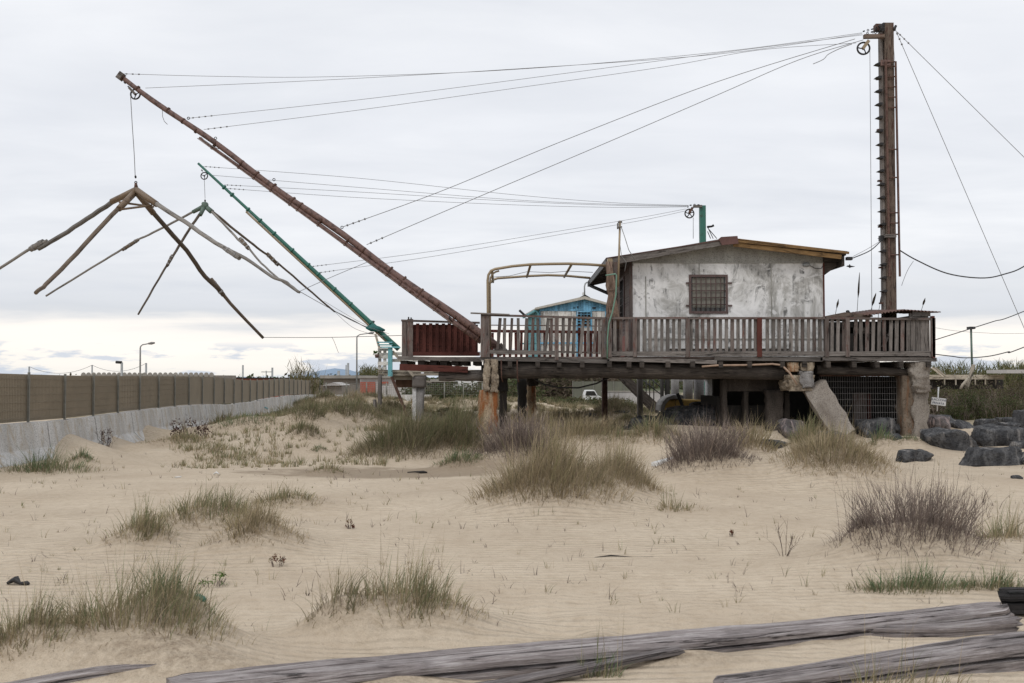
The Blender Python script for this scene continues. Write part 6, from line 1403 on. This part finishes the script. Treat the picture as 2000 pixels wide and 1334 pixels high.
# litter
def scrap(lab, px, py, pts, r, mat, nm, cat='litter'):
    g = gp(px, py); mb = MB(); mb.tube([g+Vector((a, b, c)) for a, b, c in pts], r, 7, jit=.3); tag(mb.build(nm, M[mat]), lab, cat)
scrap('crumpled black rag on the sand at the left', 33, 1147, [(-.08, 0, .01), (-.04, .02, .035), (-.01, 0, .04), (.03, -.01, .015), (.08, 0, .012), (.1, 0, .01)], [.01, .022, .028, .015, .018, .008], 'black', 'rag')
scrap('left scrap of green fishing net in the near left grass', 330, 1188, [(-.05, 0, .03), (-.02, .02, .06), (.03, 0, .04), (.06, 0, .03)], [.012, .02, .022, .01], 'greenpaint', 'net_scrap')
scrap('right scrap of green fishing net beyond the near left grass', 388, 1186, [(-.05, 0, .03), (-.01, .02, .06), (.03, 0, .05), (.05, 0, .03)], [.01, .022, .024, .012], 'greenpaint', 'net_scrap')
g1_, g2_ = gp(1278, 912, .05), gp(1314, 908, .12)
mb = MB(); mb.beam(g1_, g2_+Vector((.08, 0, 0)), .12, .07); tag(mb.build('white_board', M['white']), 'broken white board lying on the sand by the wide mauve shrub', 'board')
scrap('dark piece of bark in the damp hollow left of the rusty pile', 822, 926, [(-.25, 0, .02), (-.1, 0, .03), (.05, 0, .03), (.12, 0, .02)], [.008, .015, .03, .01], 'dark', 'bark')
scrap('small white shell bit on the left sand', 422, 929, [(-.04, 0, .02), (0, 0, .05), (.05, 0, .02)], [.015, .02, .01], 'white', 'shell')
scrap('small white plastic bit on the sand behind the left hummock', 348, 934, [(-.05, 0, .01), (.05, 0, .02)], [.012, .01], 'white', 'plastic_bit')
scrap('thin stick half buried in the sand right of the central mound', 1215, 1091, [(-.25, 0, -.005), (-.1, .03, .006), (.1, 0, -.005), (.28, -.03, .004)], [.004, .006, .006, .003], 'dark', 'stick')
scrap('pale plastic jug lying in the far scrub under the deck', 1137, 782, [(-.12, 0, .1), (0, 0, .2), (.12, 0, .25)], [.06, .09, .05], 'white', 'plastic_jug')
scrap('round pale lump in the far scrub right of the red pile', 1203, 778, [(-.1, 0, .15), (0, 0, .2), (.1, 0, .15)], [.06, .14, .06], 'cream', 'plastic_lump')
# ================================================================ SIGN
sg = thing('warning_sign', 'small tilted white hand lettered sign on a white stake before the hedge', 'sign', at(1831, 800, 27.5))
MB().tube([at(1830, 803, 27.5), at(1833, 756, 27.5)], .022, 7).build('stake', M['white'], sg)
sa, sb = at(1819, 782.5, 27.44), at(1847.5, 786, 27.44)
MB().beam(sa, sb, .015, .205).build('board', M['white'], sg)
rt = math.atan2(sb.z-sa.z, sb.x-sa.x); mid = (sa+sb)/2
text('SLACCONE', mid+Vector((0, -.0095, .045)), .085, M['letter'], sg, rot=(R(90), -rt, 0)); text('PRIVATA', mid+Vector((-.012, -.0095, -.05)), .085, M['letter'], sg, rot=(R(90), -rt, 0))
# ================================================================ BUSHES, REEDS
def bush(lab, px, py, hw, hp, Y, mats, n_, size, dep=.6, nm='bush', grp='bushes right of the deck'):
    c = at(px, py, Y); s = Y/F; a, H = hw*s, hp*s; z = hz(c.x, Y); root = thing(nm, lab, 'bush', (c.x, Y, z), grp)
    t = twigs(c.x, Y, a*1.7, a*dep*1.7, H*.95, int(60*a)+30, .004+.0004*Y, (.3, .2), 3, .45); grid_mesh('branches', t[0], t[1], M['heather'], t[2], root)
    l = leaves((c.x, Y, z+.05), (a, a*dep, H), n_, size, (.5, .3)); grid_mesh('foliage', l[0], l[1], M[mats], l[2], root)
bush('brown leafless hedge bush directly right of the concrete pillar', 1842, 806, 46, 70, 38, 'shrubbrown', 6500, .035)
bush('tall brown and olive hedge bush in the middle of the right hedge', 1915, 806, 55, 78, 40, 'shrubbrown', 8500, .035)
bush('olive green hedge bush in front of the right hedge', 1893, 815, 52, 60, 36, 'shrubgreen', 7500, .032)
bush('brown hedge bush at the right edge of the photo', 1985, 805, 50, 88, 38, 'shrubbrown', 8000, .035)
bush('dark bush with pale speckled leaves low at the right edge', 1965, 815, 48, 46, 35, 'shrubgreen', 6500, .028)
bush('vivid green low bush at the foot of the right hedge', 1868, 818, 28, 26, 35, 'shrubgreen', 3000, .032)
bush('brown hedge bush beyond the right edge', 2070, 805, 60, 90, 38, 'shrubbrown', 5000, .035)
def reedbed(name, lab, x0_, x1_, Y, n_, Hr, wd, mat, dep=2.0, kind=None, plumes=0, cat='reeds', lean=.3, z0=0, tint=(.5, .3)):
    x_ = RNG.uniform(X(x0_, Y), X(x1_, Y), n_); y_ = RNG.uniform(Y, Y+dep, n_); P = np.stack([x_, y_, height(x_, y_)+z0-.02], 1)
    H = RNG.uniform(*Hr, n_); az = RNG.normal(0, .9, n_); parts = [blades(P, H, az, np.abs(RNG.normal(.12, lean, n_)), np.full(n_, wd), np.clip(RNG.normal(*tint, n_), 0, 1))]
    m_ = n_*5; i = RNG.integers(0, n_, m_); t = RNG.uniform(.25, .9, m_); B = P[i].copy(); B[:, 2] += H[i]*t; B[:, 0] += RNG.normal(0, .03, m_)
    parts.append(blades(B, H[i]*RNG.uniform(.12, .3, m_), RNG.uniform(0, 6.28, m_), RNG.uniform(.3, 1, m_), np.full(m_, wd*1.2), np.clip(RNG.normal(*tint, m_), 0, 1)))
    g = merge(parts); o = grid_mesh(name, g[0], g[1], M[mat], g[2]); tag(o, lab, cat, kind=kind); return o
reedbed('reed_clump', 'tall dry reed clump rising behind the far end of the mesh fence', 558, 612, 60, 150, (.7, 2.55), .035, 'reed', 3, lean=.22, z0=.6)
reedbed('reed_belt', 'continuous belt of green reeds behind the right hedge', 1800, 2080, 62, 1500, (1.4, 2.9), .05, 'reed', 6, 'stuff', lean=.2, tint=(.75, .2))
reedbed('reed_belt', 'row of reeds behind the white far building', 695, 745, 95, 260, (2.0, 2.9), .06, 'reed', 5, 'stuff', lean=.1, tint=(.7, .2))
def thicket(lab, x0_, x1_, Y, H, n_, size, mat, tint=(.4, .3)):
    a = (X(x1_, Y)-X(x0_, Y))/2; l = leaves(((X(x0_, Y)+X(x1_, Y))/2, Y+2, 0), (a, 2, H), n_, size, tint, ncl=int(a*40)); V = l[0]
    V[:, 0] = (V[:, 0]-V[:, 0].mean())*1.5+(X(x0_, Y)+X(x1_, Y))/2; keep = np.repeat(np.abs(V.reshape(-1, 4, 3)[:, 0, 0]-(X(x0_, Y)+X(x1_, Y))/2) < a, 4)
    T = l[2][keep]; V = V[keep]; tag(grid_mesh('thicket', V, np.arange(len(V)).reshape(-1, 4), M[mat], T), lab, 'thicket', kind='stuff')
thicket('dark thicket of shrubs far behind, seen under the deck', 1040, 1240, 69, 2.2, 9000, .12, 'shrubbrown')
thicket('low olive thicket behind the far low wall', 780, 1060, 66, 1.25, 9000, .10, 'shrubgreen')
thicket('scrub before the parked van and car', 850, 1240, 57, .55, 9000, .07, 'shrubgreen', (.3, .3))
reedbed('deck_reeds', 'thin dry reeds standing behind the deck shed', 1610, 1735, 34, 120, (2.6, 4.05), .016, 'reed', 2, 'stuff', lean=.10, tint=(.15, .15))
def plume(lab, px0, py0, px1, py1, Y, r=.03):
    a, b = at(px0, py0, Y), at(px1, py1, Y); base = Vector((a.x-(b.x-a.x)*1.5, Y, max(0, hz(a.x, Y)))); mb = MB(); mb.tube([base, a, b], [.012, .010, .006], 5, False)
    mb.tube([a.lerp(b, t) for t in (.35, .5, .7, .88, 1)], [.008, r, r*1.1, r*.6, .006], 7, jit=.3); tag(mb.build('reed_plume', M['plume'], None), lab, 'reed', 'plumed reeds behind the deck')
plume('tallest single reed plume right of the hut', 1674, 610, 1679, 532, 34)
plume('short reed plume just right of the hut corner', 1632, 612, 1638, 584, 34)
plume('slanting reed plume left of the mast', 1700, 610, 1711, 572, 34, .035)
plume('thin bent reed plume touching the mast', 1716, 608, 1724, 570, 34, .025)
plume('leaning reed plume above the corrugated roof', 1800, 605, 1807, 582, 34, .03)
# ================================================================ FAR SETTING
def fb(a, b, p0, p1, Y, dep, mat, name, parent, along='x'): return MB().box(X(a, Y), X(b, Y), Y, Y+dep, Z(p1, Y) if p1 else -.2, Z(p0, Y), along).build(name, M[mat], parent)
b1 = thing('grey_building', 'low grey flat roofed building beyond the far wall with a heavy cornice', 'building', at(665, 770, 78))
fb(632, 702, 739, None, 78, 8, 'farwall', 'wall', b1); fb(625, 703, 733, 739, 77.6, 9, 'fargrey', 'cornice', b1); fb(648, 655, 747, 756, 77.95, .05, 'dark', 'window', b1)
b2 = thing('white_building', 'low white building with faded red doors beyond the far wall', 'building', at(745, 770, 76))
fb(703, 790, 738, None, 76, 7, 'farwhite', 'wall', b2); fb(703.5, 733, 746, 768, 75.9, .1, 'fardoor', 'door', b2); fb(744, 758, 745.5, 750, 75.9, .1, 'fardoor', 'awning', b2); fb(701, 792, 734.5, 738, 75.7, 7.5, 'fargrey', 'roof', b2)
sh1 = thing('grey_shed', 'small grey shed with pale sloping roof between mesh fence and grey building', 'shed', at(650, 770, 70))
fb(626, 668, 752, None, 70, 3, 'farwall', 'wall', sh1); MB().prism([(X(632, 70), Z(752, 70)), (X(652, 70), Z(747, 70)), (X(670, 70), Z(752, 70)), (X(670, 70), Z(753, 70)), (X(632, 70), Z(754, 70))], 'y', 69.7, 73.2).build('roof', M['farwhite'], sh1)
b3 = thing('long_building', 'long pale low building far behind the far platform', 'building', at(900, 760, 85))
fb(785, 960, 744, None, 85, 6, 'farwall', 'wall', b3); fb(840, 962, 741, 746, 84, 8, 'fargrey', 'roof', b3); fb(834, 870, 748, 754, 84.9, .1, 'dark', 'window', b3); fb(880, 930, 747, 752, 84.9, .1, 'dark', 'window', b3)
b4 = thing('timber_hoarding', 'grey green hoarding behind the parked white car', 'fence', at(1160, 770, 66)); fb(1118, 1240, 745, None, 66, .1, 'fargreen', 'panel', b4)
for px in range(1118, 1241, 20): fb(px, px+1.5, 744, None, 65.95, .05, 'fpost', 'post', b4, 'z')
b5 = thing('white_wall', 'low whitewashed wall right of the parked white car', 'wall', at(1200, 775, 60)); fb(1176, 1300, 765.5, None, 60, .2, 'farwhite', 'wall', b5); fb(1175, 1301, 763.5, 765.5, 59.95, .3, 'fargrey', 'coping', b5)
lw_ = thing('low_wall', 'low pale concrete wall running right from the end of the mesh fence', 'wall', at(740, 790, 64)); fb(625, 842, 771, None, 64, .25, 'barrier', 'wall', lw_)
cf = thing('chain_link_fence', 'thin wire fence standing above the far low concrete wall', 'fence', at(740, 771, 64))
for px in (637, 677, 716, 755, 791, 830, 868, 905, 942): MB().tube([at(px, 771 if px < 840 else 790, 64.1), at(px, 747, 64.1)], .04, 6).build('post', M['fpost'], cf)
mb = MB()
for k_ in range(6): mb.tube([at(630, 749+k_*4.2, 64.1), at(945, 749+k_*4.2, 64.1)], .008, 4)
for k_ in range(80): mb.tube([at(632+k_*3.9, 749, 64.1), at(632+k_*3.9, 770, 64.1)], .005, 4)
mb.build('wires', M['fpost'], cf)
# roofs showing just above the mesh fence
rf_ = thing('tiled_roof', 'dark scalloped roof line just above the left mesh fence', 'roof', at(290, 733, 52)); mb = MB()
for i in range(26):
    px = 163+i*10; mb.tube([at(px, 732.5, 52), at(px, 731.5, 56)], .13, 8)
mb.build('tiles', M['fargrey'], rf_); fb(160, 425, 733, None, 52.2, 3.5, 'farwall', 'wall', rf_)
r2 = thing('long_dark_roof', 'long dark flat roof above the middle of the mesh fence with red wall below', 'building', at(500, 740, 66)); fb(400, 592, 737.5, 739.5, 66, 5, 'dark', 'roof', r2); fb(405, 590, 739.5, None, 66.2, 4.5, 'fardoor', 'wall', r2)
r3 = thing('far_terrace', 'pale timber terrace with dark openings beyond the right hedge', 'terrace', at(1900, 745, 50))
fb(1815, 1962, 732, 741, 50, 3, 'cream', 'front_beam', r3); fb(1822, 1960, 741, 760, 51, 1, 'dark', 'opening', r3)
for px in (1845, 1867, 1886, 1905, 1925, 1945): fb(px-1, px+1, 740, 752, 49.95, .05, 'cream', 'post', r3, 'z')
mb = MB()
for dx in (0, 6): mb.beam(at(1820+dx, 718, 49.5), at(1842+dx, 736, 49.5), .08, .08)
mb.build('stair_rail', M['cream'], r3)
fb(1966, 2060, 722, 729, 48, 2, 'farwhite', 'parapet', thing('white_ledge', 'white and pinkish ledge at the right edge above the hedge', 'wall', at(1990, 729, 48)))
yb = thing('forked_prop', 'pale forked timber prop standing in the right hedge', 'prop', at(1893, 755, 40)); MB().tube([at(1902, 712, 40), at(1895, 735, 40), at(1889, 755, 40), at(1888, 765, 40)], .075, 8, jit=.05).build('stem', M['cream'], yb); MB().tube([at(1895, 735, 40), at(1880, 752, 40), at(1876, 760, 40)], .06, 8, jit=.05).build('fork', M['cream'], yb)
l = leaves((0, 150, -.3), (170, 6, 2.1), 26000, .38, (.4, .3), ncl=1500); l[0][:, 0] += np.repeat(RNG.uniform(-60, 60, len(l[1])), 4); tag(grid_mesh('far_treeline', l[0], l[1], M['shrubgreen'], l[2]), 'far low treeline along the horizon beyond fence and buildings', 'treeline', kind='stuff')
# vehicles
def wheel2(c, r, parent): o = MB().ring(c, r*.72, r*.3, (0, 1, 0), 18, 8).build('wheel', M['black'], parent); MB().tube([Vector(c)+Vector((0, -.05, 0)), Vector(c)+Vector((0, .05, 0))], r*.5, 12).build('rim', M['greysteel'], o)
van = thing('parked_van', 'white delivery van parked far behind the side platform', 'van', at(903, 760, 72)); xx0, xx1 = X(873, 72), X(932, 72); zg = .0; zt = Z(742, 72); dx = xx1-xx0
MB().prism([(xx0, zg+.25), (xx1, zg+.25), (xx1, zt), (xx0+dx*.30, zt), (xx0+dx*.10, zt-.55*(zt-zg)*.9), (xx0, zt-.6*(zt-zg))], 'y', 72, 73.8).build('body', M['white'], van, .06)
MB().prism([(xx0+dx*.14, zt-.33), (xx0+dx*.28, zt-.10), (xx0+dx*.36, zt-.10), (xx0+dx*.36, zt-.33)], 'y', 71.97, 71.995).build('side_window', M['glass'], van)
for t in (.2, .8): wheel2((xx0+dx*t, 72.0, zg+.24), .24, van)
car = thing('parked_car', 'white estate car parked in front of the grey green hoarding', 'car', at(1157, 775, 61)); xx0, xx1 = X(1141, 61), X(1175, 61); zg = .0; zt = Z(762, 61); dx = xx1-xx0; hh = zt-zg
MB().prism([(xx0, zg+.2), (xx1, zg+.2), (xx1, zg+hh*.55), (xx0+dx*.78, zg+hh*.66), (xx0+dx*.60, zt), (xx0+dx*.1, zt), (xx0, zg+hh*.7)], 'y', 61, 62.5).build('body', M['white'], car, .04)
MB().prism([(xx0+dx*.08, zg+hh*.66), (xx0+dx*.12, zt-.06), (xx0+dx*.57, zt-.06), (xx0+dx*.71, zg+hh*.66)], 'y', 60.97, 60.995).build('side_window', M['glass'], car)
for t in (.2, .8): wheel2((xx0+dx*t, 61.0, zg+.18), .18, car)
# lamps and poles
def streetlamp(lab, px, py0, py1, Y, arm=(22, 10), r=.05):
    t = thing('street_lamp', lab, 'street lamp', (at(px, 738, Y).x, Y, 0), 'street lamps'); x_ = at(px, 738, Y).x; a = at(px, py1, Y)
    e = at(px+arm[0], py1-arm[1], Y); m1 = at(px+.5, py1-arm[1]*.35, Y); m2 = at(px+arm[0]*.25, py1-arm[1]*.75, Y)
    MB().tube([(x_, Y, 0), a, m1, m2, e], [r*1.3, r, r*.9, r*.8, r*.7], 8).build('pole', M['greysteel'], t); d_ = Vector((1, 0, .12))
    MB().tube([e-d_*.05, e+d_*.15, e+d_*.36], [.05, .09, .05], 8).build('lamp_head', M['greyconc'], t)
streetlamp('curved arm street lamp behind the mesh fence at the left', 274, 740, 680, 62, (17, 9))
streetlamp('curved arm street lamp rising behind the mesh fence end, left of the side platform', 697, 740, 660, 72, (24, 9))
def polething(lab, px, py, Y, r=.05, cap=None, nm='pole', mat='greysteel', cat='pole', grp='thin poles on the horizon'):
    t = thing(nm, lab, cat, (at(px, 738, Y).x, Y, 0), grp); x_ = at(px, 738, Y).x; p_ = at(px, py, Y); MB().tube([(x_, Y, 0), p_], r, 7).build('shaft', M[mat], t)
    if cap == 'arm': MB().tube([p_, p_+Vector((-.3, 0, .02))], .07, 6).build('head', M['black'], t)
    elif cap == 'cross': MB().beam(p_+Vector((-.4, 0, -.1)), p_+Vector((.4, 0, -.1)), .06, .06).build('crossbar', M['greysteel'], t)
    return t
polething('thin pole above the mesh fence nearest the left edge', 57, 716, 60, .05)
polething('thin pole above the dark scalloped roof', 180, 713, 66, .05)
polething('short lamp post with a side head left of the curved street lamp', 238, 708, 50, .06, 'arm', 'lamp_post', cat='lamp post')
polething('short pole right of the curved street lamp', 285.5, 709, 60, .06)
polething('pole standing above the long dark roof', 474.5, 713, 80, .07)
polething('darker pole left of the tall reed clump', 532, 718, 70, .07)
polething('slim pole with crossbar left of the darker pole', 520, 724, 80, .04, 'cross')
polething('tall slim mast between grey building and curved lamp', 680, 709, 90, .10)
polething('second slim mast left beside the taller one', 676, 713, 92, .06)
polething('short dark chimney pipe on the grey building', 661.5, 724, 85, .12)
fl = thing('flood_light', 'green pole with flat floodlight head beyond the right end of the deck', 'lamp post', at(1898, 720, 42), 'street lamps'); MB().tube([at(1899, 735, 42), at(1896.5, 641, 42)], .045, 8).build('pole', M['greensleeve'], fl)
MB().beam(at(1891, 640.5, 42), at(1902, 640.5, 42), .3, .10).build('head', M['black'], fl)
for i, (a, b) in enumerate((((57, 716), (180, 713)), ((180, 713), (286, 709)))): cable('thin power line sagging between poles over the mesh fence, '+('left span' if i == 0 else 'right span'), (a, b), 60 if i == 0 else 62, .012, 'wire', 'power_line', sag=.45, grp='far power lines', cat='power line')
MB_ = None
# drift posts near far platform
mb = MB(); mb.tube([at(733.5, 820, 40), at(732, 780, 40)], .07, 8, jit=.1); tag(mb.build('timber_stake', M['grey']), 'short grey stake left of the far platform post', 'stake')
